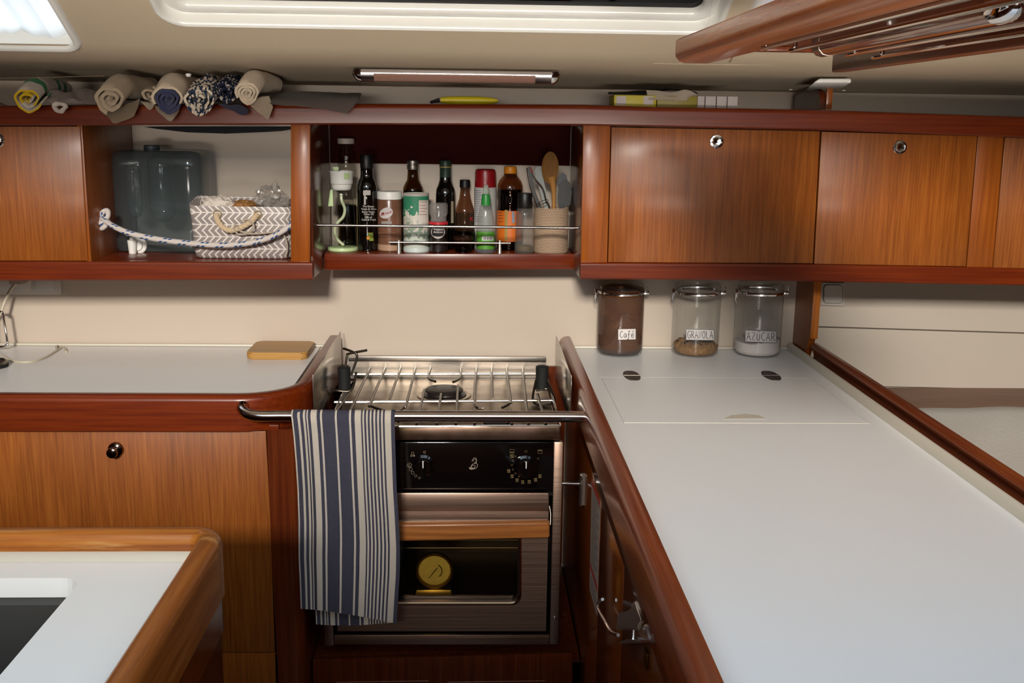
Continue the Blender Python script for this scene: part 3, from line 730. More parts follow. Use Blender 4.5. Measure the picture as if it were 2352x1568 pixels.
bm = nb(); panel(bm, [(731, 1015), (751, 1015), (767, 1483), (746, 1483)], YS - 0.004, 0.014, 0.002); obj('corner_post', bm, STEELD, SV)
bm = nb(); spanel(bm, 768, 1458, 1261.5, 1480, 0.01, 0.001); obj('bottom_strip', bm, STEELD, SV)
# graphics on the control panel
INK = plain('panel_print', '#b9a78e', 0.5); INKY = plain('panel_print_dim', '#7d6b45', 0.5)
def pp(px, py, e=0.0006): return onY(px, py, YS - e)
bm = nb()
def circ(px, py, r, w=0.00022, bm_=None):
    tube(bm_ or bm, [pp(px + r * cos(t), py + r * sin(t)) for t in [2 * pi * k / 14 for k in range(14)]], w, 5, closed=True)
for a in ((948, 1041, 3.0), (945, 1046.5, 2.0), (975, 1038, 2.6), (940.5, 1068, 5.2), (943.5, 1077.5, 3.8), (948, 1085.5, 3.4), (955, 1092.5, 2.8), (963.5, 1097.5, 2.2), (939.8, 1069, 2.4)): circ(*a)
tube(bm, [pp(951.2, 1046.5, 0.0004), pp(951.2, 1046.5, 0.0012)], 0.0014, 12)
obj('burner_markings', bm, INK, cp, label='small ring symbols beside the left knob')
bm = nb()
circ(1208, 1036.5, 2.6)
for a in ((1184, 1047.5), (1178, 1057), (1175.8, 1067.5), (1178, 1078), (1184, 1087), (1192, 1094), (1236, 1052.8)): circ(a[0], a[1], 1.7)
for x, y in ((1176, 1036), (1240.5, 1037)):
    tube(bm, [pp(x - 5, y - 4), pp(x + 5, y - 4), pp(x + 5, y + 4), pp(x - 5, y + 4)], 0.0004, 4, closed=True)
    for k in range(2): tube(bm, [pp(x - 4, y + (2.4 if x < 1200 else -2.4) + k * 1.4 - .7), pp(x + 4, y + (2.4 if x < 1200 else -2.4) + k * 1.4 - .7)], 0.0004, 4)
for s, px, py in (('250', 1168.3, 1079.5), ('130', 1168.3, 1083.8), ('300', 1176, 1091.5), ('150', 1176, 1096), ('350', 1187.5, 1100.5), ('175', 1187.5, 1105), ('375', 1200.3, 1104.8), ('190', 1200.3, 1109.3),
                  ('400', 1215.5, 1104.2), ('210', 1215.5, 1108.7), ('425', 1230, 1099.5), ('220', 1230, 1104), ('450', 1240, 1091), ('260', 1240, 1095.5), ('OPT', 1176, 1045.2), ('OFF', 1176, 1049.8)):
    c = pp(px, py); join(bm, textbm(s, 0.0052, lambda u, v: c + Vector((u, 0, v)), bold=0.0001))
obj('oven_markings', bm, INKY, cp, label='small oven temperature numbers round the right knob')
bm = nb()   # coiled emblem in the middle of the panel
def loopp(cx, cy, rx, ry, a0, a1, n=22, rot=0):
    return [pp(cx + rx * cos(t) * cos(rot) - ry * sin(t) * sin(rot), cy + rx * cos(t) * sin(rot) + ry * sin(t) * cos(rot)) for t in [radians(a0 + (a1 - a0) * k / n) for k in range(n + 1)]]
tube(bm, loopp(1089.5, 1059, 5.2, 8, 20, -190, rot=0.25), 0.0003, 5); tube(bm, loopp(1090, 1059.5, 3.4, 5.5, 20, -190, rot=0.25), 0.00025, 5)
tube(bm, [pp(1094.5, 1062), pp(1091.5, 1063), pp(1090, 1060)], 0.0003, 5)
tube(bm, loopp(1089.5, 1070, 8, 5.8, 0, 360, rot=-0.5), 0.00035, 5); tube(bm, loopp(1087.5, 1071, 4.2, 3.2, 0, 360, rot=-0.5), 0.0003, 5)
for k in range(4): tube(bm, loopp(1086.5 - k * 1.4, 1071.5 + k * 0.4, 6.4 - k * 0.4, 5.6 - 0.2 * k, 60, 190, 12, rot=-0.3), 0.00025, 5)
obj('emblem', bm, plain('emblem_silver', '#c9b9a6', 0.4), cp, label='small coiled silver emblem')
for kx, ky in ((973, 1069), (1207, 1070)):
    p = onY(kx, ky, YS); bm = nb()
    lathe(bm, [(0.027, 0), (0.027, 0.003), (0.0215, 0.006), (0.0195, 0.016), (0.018, 0.0175), (0.0005, 0.0178)], (0, 0, 0), 36)
    for v in bm.verts: v.co = p + Vector((v.co.x, -v.co.z, v.co.y))
    k = obj('knob', bm, BLACKG, cp, label='black stove knob')
    bm = nb(); q = [(-0.0055, 0.021), (0.0055, 0.021), (0.0055, -0.021), (-0.0055, -0.021)]
    hexa(bm, [p + Vector((a, -0.030, c)) for a, c in q] + [p + Vector((a * 1.2, -0.0165, c)) for a, c in q], 0.002); gr_ = obj('grip', bm, BLACKG, k)
    bm = nb(); hexa(bm, [p + Vector((a, -0.0308, c)) for a, c in ((-0.001, 0.020), (0.001, 0.020), (0.001, 0.004), (-0.001, 0.004))] + [p + Vector((a, -0.0300, c)) for a, c in ((-0.001, 0.020), (0.001, 0.020), (0.001, 0.004), (-0.001, 0.004))])
    obj('pointer', bm, WHITEP, k)
# oven door
ODM = STEELD
bm = nb()
def odp(u, v, t): return onY(u, v, YS - 0.004) + Vector((0, t, 0))
outer = [(771, 1134), (1261, 1134), (1254, 1449), (775, 1449)]
inner = rrect(795, 1190, 1201, 1382, 18, 6)
vs = ring_face(bm, outer, inner, lambda u, v: odp(u, v, 0))
r = bmesh.ops.extrude_face_region(bm, geom=list(bm.faces)); bmesh.ops.translate(bm, vec=(0, 0.014, 0), verts=[v for v in r['geom'] if isinstance(v, bmesh.types.BMVert)])
od = obj('oven_door', bm, ODM, SV, smooth=False)
bm = nb(); rpanel(bm, 771, 1132, 1261, 1174, YS - 0.012, 0.0075, 0.003); obj('door_top_lip', bm, ODM, od)
bm = nb()
rings = []
for o, dy in ((0, -0.0045), (-4, -0.0075), (-8, -0.0045)):
    rings.append([bm.verts.new(onY(u, v, YS + dy)) for u, v in rrect(795 + o, 1190 - o, 1201 + o, 1382 - o, 18 - o * .8, 6)])
for i in range(2):
    n = len(rings[i])
    for k in range(n): bm.faces.new((rings[i][k], rings[i][(k + 1) % n], rings[i + 1][(k + 1) % n], rings[i + 1][k]))
obj('window_bezel', bm, POLISH, od, label='bright rounded window bezel')
bm = nb(); prism(bm, rrect(792, 1193, 1198, 1385, 18, 6), lambda u, v, t: onY(u, v, YS + 0.0115) + Vector((0, t, 0)), 0.004)
obj('oven_glass', bm, clear('smoked_glass', (0.8, 0.74, 0.62), 0.05, 0.7), od)
bm = nb()
hp = [(790, 1208), (1263, 1199), (1263, 1236), (790, 1246)]
panel(bm, [(778, 1206), (1263, 1199), (1263, 1236), (778, 1247)], YS - 0.048, 0.026, 0.006, 4); hd = obj('door_handle', bm, wood('pale_handle_wood', '#7a461f', '#8f5628', '#a36a35', 'x', rough=0.4), od, label='wooden oven door handle')
bm = nb()
for x in (790, 1258): tube(bm, [onY(x, 1222, YS - 0.03), onY(x, 1222, YS - 0.004)], 0.005, 10)
obj('handle_stud', bm, STEELD, hd)
bm = nb(); tube(bm, [onY(1262, 1162, YS - 0.002), onY(1265, 1180, YS - 0.010), onY(1264, 1205, YS - 0.02)], 0.0012, 8); tube(bm, [onY(1262, 1236, YS - 0.02), onY(1261, 1248, YS - 0.004)], 0.0012, 8); obj('door_latch_wire', bm, STEELW, od)
# oven rack + thermometer inside
YT = 2.50
bm = nb(); z = onY(1000, 1258, YT - 0.02).z
for yy in (YT - 0.02, YT + 0.03, YT + 0.08): tube(bm, [(wl + 0.01, yy, z), (0.19, yy, z)], 0.0015, 6)
obj('oven_rack', bm, STEELW, SV)
th = thing('oven_thermometer', 'round brass-coloured thermometer standing inside the oven behind the glass', 'thermometer', onY(998, 1356, YT))
R = (onY(1042, 1310, YT).x - onY(954, 1310, YT).x) / 2
c = onY(998, 1310, YT)
def facing(bm, prof, c, seg=40, cap=True):
    lathe(bm, prof, (0, 0, 0), seg, cap=cap)
    for v in bm.verts: v.co = c + Vector((v.co.x, -v.co.z, v.co.y))
bm = nb(); facing(bm, [(R * 0.85, -0.008), (R, -0.006), (R, 0.003), (R * 0.96, 0.005), (R * 0.86, 0.004), (R * 0.82, 0.0)], c, 40, False); obj('case', bm, metal('brass_case', '#9a8240', 0.3), th)
bm = nb(); facing(bm, [(R * 0.82, -0.002), (0.0005, -0.0018)], c); dl = obj('dial', bm, plain('yellowed_dial', '#e0cf72', 0.6, var=0.25, vscale=80), th, label='yellowed round dial')
bm = nb(); tube(bm, [c + Vector((0.008, -0.0035, 0.010)), c + Vector((0, -0.0035, 0)), c + Vector((-0.015, -0.0035, -0.02))], [0.0006, 0.0011, 0.0004], 8)
tube(bm, [c + Vector((0.019 * cos(t), -0.0025, 0.019 * sin(t))) for t in [radians(60 - 110 * k / 12) for k in range(13)]], 0.0011, 6); obj('needle', bm, BLACKP, th)
bm = nb(); a = onY(954, 1349, YT); b = onY(1039, 1361, YT); hexa(bm, [(a.x + .004, YT - .015, a.z), (b.x - .004, YT - .015, a.z), (b.x, YT - .018, b.z), (a.x, YT - .018, b.z), (a.x + .004, YT + .015, a.z), (b.x - .004, YT + .015, a.z), (b.x, YT + .018, b.z), (a.x, YT + .018, b.z)], 0.001)
obj('foot', bm, metal('brass_foot', '#b39a50', 0.35), th)
# burners
ZP = zt
def burner(px, py, r, lab):
    c = onZ(px, py, ZP + 0.018); c.z = ZP; c.y = max(c.y, YS + 0.052); bm = nb()
    lathe(bm, [(r * 1.2, 0.0002), (r * 1.15, 0.004), (r * 0.9, 0.005), (r * 0.86, 0.012), (r, 0.0125), (r * 1.02, 0.016), (r * 0.97, 0.0185), (r * 0.8, 0.0205), (0.0005, 0.021)], c, 40)
    b = obj('burner', bm, plain('burner_black', '#2b2420', 0.5, metal=0.3), SV, label=lab)
    bm = nb(); lathe(bm, [(r * 1.45, 0.0002), (r * 1.45, 0.002), (r * 1.3, 0.003), (r * 1.21, 0.001)], c, 40); obj('burner_ring', bm, STEELT, b)
burner(1020, 893, 0.051, 'large back burner'); burner(1141, 975, 0.032, 'small front burner')
# pan grid: wires on the plane ZW
ZWr = onY(1100, 973, YS + 0.01).z + 0.002
def gw(px, py): return onZ(px, py, ZWr)
gd = nb()
pg = thing('pan_grid', 'steel wire pan grid lying over the stove burners', 'grid', (-0.08, 2.7, ZWr))
bars = [[(850, 845), (810, 930), (790, 974)], [(885, 845), (851, 925), (854, 933), (905, 948), (926, 936), (934, 925), (954, 845)], [(920, 845), (895, 917)],
        [(989, 845), (984, 867), (1000, 876)], [(1058, 845), (1057, 867), (1041, 877)], [(1094, 845), (1091, 926), (1110, 937)], [(1129, 845), (1131, 914)], [(1163, 845), (1173, 920), (1171, 926), (1154, 936)],
        [(1200, 845), (1214, 974)], [(975, 895), (957, 974)], [(1013, 905), (1003, 974)], [(1052, 885), (1047, 974)], [(1090, 940), (1090, 974)], [(1171, 940), (1176, 974)], [(915, 968), (921, 950)], [(1235, 905), (1254, 974)], [(800, 905), (752, 974)]]
for b in bars:
    bm = nb(); tube(bm, smoothpath([gw(*q) for q in b], 4) if len(b) > 2 else [gw(*q) for q in b], 0.0036, 10); obj('bar', bm, STEELW, pg)
for a, b in (((812, 855), (1230, 854)), ((768, 918), (1272, 914)), ((750, 974), (1284, 972))):
    bm = nb(); v0, v1 = gw(*a), gw(*b); v0.z -= 0.0062; v1.z -= 0.0062; tube(bm, [v0, v1], 0.0034, 10); obj('cross_rail', bm, POLISH, pg)
# pot clamps
def clamp(pts_list, x0, x1, ya, yb2, lab):
    base = onZ((x0 + x1) / 2, yb2, ZWr - 0.002); r = (onY(x1, yb2, base.y).x - onY(x0, yb2, base.y).x) / 2
    t = thing('pot_clamp', lab, 'pot clamp', base)
    top = onY((x0 + x1) / 2, ya, base.y).z; h = top - base.z; bm = nb()
    lathe(bm, [(r * 1.15, 0), (r * 1.1, 0.003), (r, 0.005), (r, h - 0.004), (r * 1.02, h - 0.002), (r * 0.8, h), (0.0005, h)], base, 28); obj('grip_knob', bm, RUBBER, t, label='black rubber knob')
    for pts in pts_list:
        bm = nb(); tube(bm, smoothpath([onY(a, b, base.y + dy) for a, b, dy in pts], 5), 0.0034, 10); obj('clamp_arm', bm, STEELW, t)
clamp([[(793, 846, 0), (797, 818, 0.004), (802, 812, 0.01), (843, 804, 0.03)], [(806, 862, 0.004), (820, 820, 0.006), (812, 809, 0.01), (789, 800, 0.03)], [(745, 935, -0.1), (765, 899, -0.03), (806, 896, -0.02), (818, 855, 0.02)]],
      777, 806, 842, 895, 'black-knobbed pot clamp on the left side of the stove')
clamp([[(1231, 873, -0.005), (1224, 920, -0.07), (1250, 934, -0.10), (1256, 938, -0.11)], [(1252, 865, 0), (1274, 918, -0.07), (1256, 930, -0.09), (1232, 938, -0.1)], [(1232, 896, -0.02), (1262, 896, -0.02), (1275, 938, -0.12)]],
      1230, 1259, 840, 893, 'black-knobbed pot clamp on the right side of the stove')
# gimbal pin + bracket
gp = onY(1306, 1110, YS + 0.02)
gb = thing('gimbal_bracket', 'steel pivot pin and bracket holding the stove to the right base unit', 'bracket', (0.25, gp.y, gp.z))
bm = nb(); tube(bm, [(onY(1294, 1110, gp.y).x - 0.003, gp.y, gp.z), (0.262, gp.y, gp.z)], 0.0055, 14); obj('pin', bm, POLISH, gb)
bm = nb(); prism(bm, [(gp.y - 0.02, gp.z + 0.015), (gp.y + 0.02, gp.z + 0.02), (gp.y + 0.02, gp.z - 0.06), (gp.y, gp.z - 0.06), (gp.y - 0.02, gp.z - 0.015)], lambda y, z, t: Vector((0.264 + t, y, z)), 0.004, 0.0006)
box(bm, 0.2655, 0.2768, gp.y + 0.010, gp.y + 0.02, gp.z - 0.06, gp.z + 0.02); obj('plate', bm, STEEL, gb)
# bay below and behind the stove
bm = nb(); panel(bm, [(718, 1516), (1315, 1502), (1316, 1700), (720, 1700)], YS, 0.018, 0.002)
dw = thing('pan_cupboard', 'dark mahogany pan drawer front below the stove', 'cupboard', onY(1000, 1600, YS))
df = obj('drawer_front', bm, SIDEW, dw)
bm = nb()
for a, b in ((1028, 1252), (772, 985)):
    tube(bm, [onY(a, 1566, YS), onY(b, 1563, YS)], 0.0012, 6)
obj('recess_edge', bm, STILEW, df)
zz = onY(1000, 1516, YS).z
bm = nb(); box(bm, -0.398, 0.275, YS + 0.02, 2.998, zz - 0.02, zz - 0.006, 0.001); obj('bay_floor', bm, SIDEW, dw)

bm = nb(); box(bm, -0.398, 0.275, 2.98, 2.996, zz, 0.868, 0.001); obj('bay_back', bm, SIDEW, dw)
# grab rail
YB = 2.315 - 0.045
bp = [(558, 931, 2.3035), (556, 938, 2.292), (566, 949, YB + 0.008), (590, 955, YB), (640, 955, YB), (900, 955, YB), (1200, 954, YB), (1345, 953, YB)]
pts = [onY(a, b, Y) for a, b, Y in bp]
zbar = pts[4].z
for q in pts[4:]: q.z = zbar
e = pts[-1].copy()
pts = smoothpath(pts[:5], 6) + pts[5:]
tail = smoothpath([e, e + Vector((0.012, 0.004, -0.002)), e + Vector((0.018, 0.020, -0.006)), Vector((0.2755, e.y - 0.0, zbar - 0.012))], 5)
XB = onY(1352, 953, YB).x
tail = smoothpath([Vector((XB - 0.015, YB, zbar)), Vector((XB - 0.004, YB - 0.001, zbar)), Vector((XB + 0.003, YB - 0.008, zbar - 0.001)), Vector((XB + 0.006, YB - 0.045, zbar - 0.004)), Vector((XB + 0.010, YB - 0.085, zbar - 0.006))], 5)
bm = nb(); tube(bm, pts[:-1] + tail, 0.0127, 20)
tag(obj('grab_rail', bm, metal('grab_rail_steel', '#cfc8c8', 0.1)), 'polished steel grab rail across the front of the stove', 'rail')

# ================================================================== STRIPED TOWEL ON THE GRAB RAIL
W_, B_ = 0, 1
edges = [72, 82, 112, 128, 148, 162, 171, 180, 198, 238, 260, 273, 357, 370, 450, 463, 487, 528, 538, 549, 562, 573, 586, 597, 610, 622, 635, 647, 660, 672, 684, 725, 750]
cols = []
us = [(e - 72) / 678 for e in edges]
ulist = []; cmat = []
for i in range(len(us) - 1):
    nsub = max(1, int((us[i + 1] - us[i]) / 0.02))
    for k in range(nsub): ulist.append(us[i] + (us[i + 1] - us[i]) * k / nsub); cmat.append(i % 2)
ulist.append(1.0)
def lerp_tab(t, tab):
    for (a, x), (b, y) in zip(tab, tab[1:]):
        if t <= b: return x + (y - x) * (t - a) / (b - a)
    return tab[-1][1]
# outline in photograph pixels of the front fall: (py, left px, right px)
FL = [(940, 667), (1000, 674), (1060, 679), (1120, 683), (1200, 686), (1280, 686), (1340, 689), (1398, 691)]
FR = [(940, 906), (1000, 907), (1060, 909), (1120, 911), (1200, 916), (1260, 919), (1320, 918), (1380, 914), (1432, 911)]
TY = YB - 0.0158
def tpoint(u, s, layer):
    """s: 0 at top of rail .. 1 at lower hem"""
    pyl = 940 + s * (1398 - 940); pyr = 940 + s * (1432 - 940)
    L = lerp_tab(pyl, FL); Rr = lerp_tab(pyr, FR)
    uu = u ** (1 + 0.05 * s)
    px = L + (Rr - L) * uu; py = pyl + (pyr - pyl) * (u ** 1.5)
    Y = TY - 0.004 - s * 0.006 - layer + (0.0035 * sin(u * 19 + 1.5 * s) + 0.005 * sin(u * 7.5 + 0.8 + s)) * min(1, s * 2.2) + 0.010 * math.exp(-((u - 0.09 - .05 * s) / 0.04) ** 2) * min(1, s * 3) - 0.008 * max(0, u - 0.9) * 10 * s * -1
    return onY(px, py, Y)
def towel_fall(name, fn, rows, parent):
    bm = nb(); gr = [[bm.verts.new(fn(u, j / rows)) for u in ulist] for j in range(rows + 1)]
    for j in range(rows):
        for i in range(len(ulist) - 1):
            f = bm.faces.new((gr[j][i], gr[j][i + 1], gr[j + 1][i + 1], gr[j + 1][i])); f.material_index = cmat[i]
    return bm, gr
def weave(name, col, var=0.25):
    m, nt, nd, lk, p = newmat(name)
    tc = N(nt, 'ShaderNodeTexCoord'); n = N(nt, 'ShaderNodeTexNoise'); n.inputs['Scale'].default_value = 900; n.inputs['Detail'].default_value = 2
    lk.new(tc.outputs['Object'], n.inputs['Vector']); c = srgb(col)
    r = N(nt, 'ShaderNodeValToRGB'); r.color_ramp.elements[0].position = 0.3; r.color_ramp.elements[1].position = 0.7
    r.color_ramp.elements[0].color = tuple(x * (1 - var) for x in c[:3]) + (1,); r.color_ramp.elements[1].color = tuple(min(1, x * (1 + var)) for x in c[:3]) + (1,)
    lk.new(n.outputs['Fac'], r.inputs[0]); lk.new(r.outputs[0], p.inputs['Base Color'])
    p.inputs['Roughness'].default_value = 0.95; p.inputs['Specular IOR Level'].default_value = 0.15
    b = N(nt, 'ShaderNodeBump'); b.inputs['Strength'].default_value = 0.4; b.inputs['Distance'].default_value = 0.0006
    lk.new(n.outputs['Fac'], b.inputs['Height']); lk.new(b.outputs[0], p.inputs['Normal']); return m
TW, TB = weave('towel_cream_stripe', '#e2d8ca', 0.1), weave('towel_blue_stripe', '#525160', 0.35)
rows = 46
bm = nb(); rail_c = Vector((0, YB, zbar)); gr = []
# over the rail: an arc, then the front fall
xLt, xRt = tpoint(0, 0, 0).x, tpoint(1, 0, 0).x
for k in range(8):
    a = radians(-30 + 120 * k / 7); row = []
    for u in ulist:
        rr_ = 0.0146
        row.append(bm.verts.new((xLt + (xRt - xLt) * u, YB + rr_ * cos(a), zbar + rr_ * sin(a) + 0.0)))
    gr.append(row)
for k in range(1, 7):
    a = radians(90 + 80 * k / 6)
    gr.append([bm.verts.new((xLt + (xRt - xLt) * u, YB + 0.0146 * cos(a), zbar + 0.0146 * sin(a))) for u in ulist])
for j in range(1, rows + 1): gr.append([bm.verts.new(tpoint(u, 0.03 + 0.97 * j / rows, 0)) for u in ulist])
for j in range(len(gr) - 1):
    for i in range(len(ulist) - 1):
        f = bm.faces.new((gr[j][i], gr[j][i + 1], gr[j + 1][i + 1], gr[j + 1][i])); f.material_index = cmat[i]
bmesh.ops.solidify(bm, geom=list(bm.faces), thickness=0.0022)
tl = thing('dish_towel', 'blue and cream striped dish towel hanging over the grab rail', 'towel', (-0.3, YB, zbar))
obj('front_fall', bm, [TW, TB], tl, ang=60)
def tback(u, s):
    p = tpoint(u, 0.02, 0); L, Rr = 726 - 20 * (1 - s), 905
    px = L + (Rr - L) * u; py = 960 + s * (1431 - 960) + 5 * sin(u * 3 + .5) * s
    return onY(px, py, YB + 0.0145 + 0.003 * sin(u * 20) * s)
bm, gr = towel_fall('b', tback, 20, tl)
bmesh.ops.solidify(bm, geom=list(bm.faces), thickness=0.002)
obj('back_fall', bm, [TW, TB], tl, ang=60)
# folded-under left margin
bm = nb()
fl = [(940, 676, 690), (1010, 678, 700), (1100, 683, 706), (1200, 684, 706), (1300, 686, 704), (1392, 690, 706)]
g = []
for py, a, b2 in fl:
    g.append([bm.verts.new(onY(a + (b2 - a) * k / 5, py, TY + 0.004 + 0.001 * k)) for k in range(6)])
for j in range(len(g) - 1):
    for i in range(5): bm.faces.new((g[j][i], g[j][i + 1], g[j + 1][i + 1], g[j + 1][i])).material_index = 1
bmesh.ops.solidify(bm, geom=list(bm.faces), thickness=0.0015)
obj('folded_margin', bm, [TW, TB], tl, ang=60)

# ================================================================== THINGS ON THE SPICE SHELF
class It:
    def __init__(s, l, r, Y):
        s.m = (l + r) / 2; s.Y = Y; a = onY(l, 530, Y); b = onY(r, 530, Y); s.R = (b.x - a.x) / 2
        s.c = Vector(((a.x + b.x) / 2, Y, ZS))
    def h(s, py): return onY(s.m, py, s.Y).z - ZS
def cyl(c, R, px, py, e=0.0004):
    d = ray(px, py); o = CP - Vector(c); r = R + e
    A = d.x ** 2 + d.y ** 2; B = o.x * d.x + o.y * d.y; C = o.x ** 2 + o.y ** 2 - r * r
    D = B * B - A * C
    t = (-B - math.sqrt(D)) / A if D > 0 else -B / A
    return CP + d * t
def wraplabel(c, R, x0, y0, x1, y1, e=0.0004, n=10, dy=0, nv=2):
    bm = nb(); uv = bm.loops.layers.uv.verify(); g = []
    for j in range(nv + 1): g.append([bm.verts.new(cyl(c, R, x0 + (x1 - x0) * i / n, y0 + (y1 - y0) * j / nv + dy * i / n, e)) for i in range(n + 1)])
    for j in range(nv):
        for i in range(n): bm.faces.new((g[j][i], g[j][i + 1], g[j + 1][i + 1], g[j + 1][i]))
    return bm
def band(c, R, z0, z1, e=0.0004, seg=40):
    bm = nb(); lathe(bm, [(R + e, z0), (R + e, z1)], c, seg, cap=False); return bm
def textcyl(s, px, py, size, c, R, e=0.0008, bold=0.0, slope=0.0):
    return textbm(s, size, lambda u, v: cyl(c, R, px + u, py - v + slope * u, e), bold=bold)
def bottle(name, label, cat, it, prof, mat, group=None):
    t = thing(name, label, cat, it.c, group); bm = nb(); lathe(bm, [(r * it.R, h) for r, h in prof], it.c, 44)
    return t, obj('body', bm, mat, t)
def part_l(name, prof, it, mat, t, label=None):
    bm = nb(); lathe(bm, [(r * it.R, h) for r, h in prof], it.c, 40); return obj(name, bm, mat, t, label=label)

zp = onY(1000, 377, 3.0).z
bm = nb(); box(bm, xr + 0.001, xR - 0.001, 3.008, 3.0185, zp, 1.566); obj('shadow_panel', bm, plain('rail_shadow_red', '#33100b', 0.9, spec=0.05, var=0.15), sp, label='dark red panel standing in for the shelf rail shadow on the upper back wall')  # dark sheet added over the wall, paints in the shelf rail's reddish shadow
# 1 tall bottle with white cap behind the dispenser
it = It(776, 821, 2.982); h = it.h
t, b = bottle('water_bottle', 'tall clear ribbed bottle with a white cap behind the oil dispenser', 'bottle', it,
              [(1, 0), (1, h(475)), (0.9, h(468)), (0.96, h(455)), (0.96, h(386)), (0.86, h(380)), (0.9, h(372)), (0.9, h(352)), (0.7, h(342)), (0.6, h(332))], clear('clear_dim', (0.85, 0.84, 0.8), 0.05, 0.9))
part_l('cap', [(0.82, h(330)), (0.84, h(326)), (0.84, h(319)), (0.78, h(317.5)), (0.01, h(317.3))], it, plain('cap_white', '#b9aca6', 0.5), t, 'white cap')
part_l('oil', [(0.93, 0.002), (0.93, h(470)), (0.01, h(469.8))], it, clear('olive_tint', (0.45, 0.38, 0.1), 0.1, 0.3), t)
# 2 dispenser with pale green base
it = It(752, 822, 2.902); h = it.h
LG = plain('pale_green_plastic', '#b9cf98', 0.4); 
t, b = bottle('oil_dispenser', 'clear plastic dispenser bottle with white lid and pale green base', 'bottle', it,
              [(0.93, h(570)), (0.9, h(560)), (0.8, h(500)), (0.72, h(450)), (0.7, h(436)), (0.66, h(434))], GLASS)
part_l('base', [(0.94, 0), (1, 0.002), (1, h(571)), (0.98, h(567)), (0.93, h(566)), (0.01, h(566.5))], it, LG, t, 'pale green base')
part_l('lid', [(0.55, h(436)), (0.62, h(433)), (0.65, h(428)), (0.66, h(423)), (0.73, h(421)), (0.76, h(398)), (0.8, h(394)), (0.8, h(392)), (0.7, h(392)), (0.68, h(396)), (0.01, h(397))], it, WHITEP, t, 'white lid')
bm = nb(); join(bm, wraplabel(it.c, it.R * 0.775, 790, 397, 803, 412)); obj('leaf_mark', bm, LG, t)
bm = nb(); hexa(bm, [onY(763, 383, 2.895), onY(778, 383, 2.895), onY(778, 396, 2.895), onY(768, 396, 2.895), onY(763, 383, 2.91), onY(778, 383, 2.91), onY(778, 396, 2.91), onY(768, 396, 2.91)], 0.001); obj('flip_spout', bm, LG, t)
bm = nb(); hexa(bm, [onY(758, 436, 2.87), onY(764, 434, 2.87), onY(766, 474, 2.865), onY(753, 474, 2.865), onY(758, 436, 2.90), onY(764, 434, 2.90), onY(766, 474, 2.90), onY(753, 474, 2.90)], 0.002); obj('squeeze_lever', bm, LG, t)
bm = nb(); tube(bm, smoothpath([onY(a, b2, 2.905 + dy) for a, b2, dy in ((784, 445, 0), (785, 460, 0), (792, 480, 0.004), (788, 498, 0), (775, 512, -0.006), (769, 530, 0), (776, 550, 0.004), (790, 563, 0))], 5), 0.0042, 10); obj('spiral_tube', bm, plain('pale_tube', '#c5cda8', 0.4), t)
# 3 black olive oil bottle
it = It(822, 867, 2.905); h = it.h
BLKGL = plain('black_glass', '#0a0806', 0.08, coat=0.5)
t, b = bottle('olive_oil_bottle', 'tall black olive oil bottle with small white lettering', 'bottle', it,
              [(0.9, 0), (1, 0.002), (0.99, h(440)), (0.97, h(428)), (0.85, h(416)), (0.68, h(408)), (0.63, h(400)), (0.63, h(385))], BLKGL)
part_l('cap', [(0.64, h(386)), (0.66, h(384)), (0.66, h(357)), (0.6, h(355)), (0.01, h(355))], it, BLACKP, t)
bm = nb()
for i, (s, py) in enumerate((('The Estate', 474), ('Virgin & Olive', 480), ('Extra Virgin', 486.5), ('Olive Oil', 492), ('500 ml', 499), ('Cold & Fresh', 504.5))): join(bm, textcyl(s, 846 + (i % 2), py, 6.2, it.c, it.R, bold=0.02))
obj('lettering', bm, plain('label_white', '#c9c4bc', 0.6), b)
bm = nb(); join(bm, wraplabel(it.c, it.R, 834, 437, 851, 448)); join(bm, wraplabel(it.c, it.R, 836, 448, 840, 470)); join(bm, wraplabel(it.c, it.R, 840, 452, 843, 457)); obj('tree_mark', bm, plain('label_white2', '#b5b0a8', 0.7), b)
bm = nb()
for cx, cy, r in ((851, 539, 6), (848, 546, 5), (853, 549, 5)): join(bm, wraplabel(it.c, it.R, cx - r, cy - r * .8, cx + r, cy + r * .8, 0.0006 + 0.0002 * (cy % 3)))
obj('olive_picture', bm, plain('olive_green_print', '#7d8a2e', 0.6, var=0.4, vscale=200), b)
bm = nb(); join(bm, wraplabel(it.c, it.R, 842, 543, 849, 549, 0.0014)); obj('sun_mark', bm, plain('orange_print', '#e08a1e', 0.6), b)
# 4 jar with white lid, brown powder, "Crisco"
it = It(867, 924, 2.902); h = it.h
t, b = bottle('powder_jar', 'plastic jar of brown powder with a white lid and red script on an oval label', 'jar', it,
              [(0.92, 0), (0.98, 0.002), (0.98, h(462)), (0.93, h(457))], plain('brown_powder_jar', '#6e4a38', 0.25, var=0.3, vscale=40, coat=0.4))
part_l('lid', [(0.96, h(457)), (1, h(456)), (1, h(442)), (0.96, h(439)), (0.01, h(439))], it, WHITEP, t, 'white screw lid')
bm = nb(); n = 20; pts = [cyl(it.c, it.R, 887 + 15 * cos(a) + 2.5 * sin(a), 489 + 12 * sin(a) - 4.5 * cos(a), 0.0006) for a in [2 * pi * k / n for k in range(n)]]
cc = bm.verts.new(cyl(it.c, it.R, 887, 489, 0.0006)); v = [bm.verts.new(q) for q in pts]
for k in range(n): bm.faces.new((cc, v[k], v[(k + 1) % n]))
lb1 = obj('oval_label', bm, plain('oval_white', '#b9b4b4', 0.6), b)
bm = textcyl('Crisco', 887, 489.5, 9.6, it.c, it.R, 0.0012, bold=0.12, slope=-0.32); obj('lettering', bm, plain('red_script', '#a32735', 0.6), lb1, label='red script lettering')
bm = nb(); join(bm, wraplabel(it.c, it.R, 876, 508, 900, 514)); obj('grey_mark', bm, plain('grey_print', '#8c8480', 0.7), b)
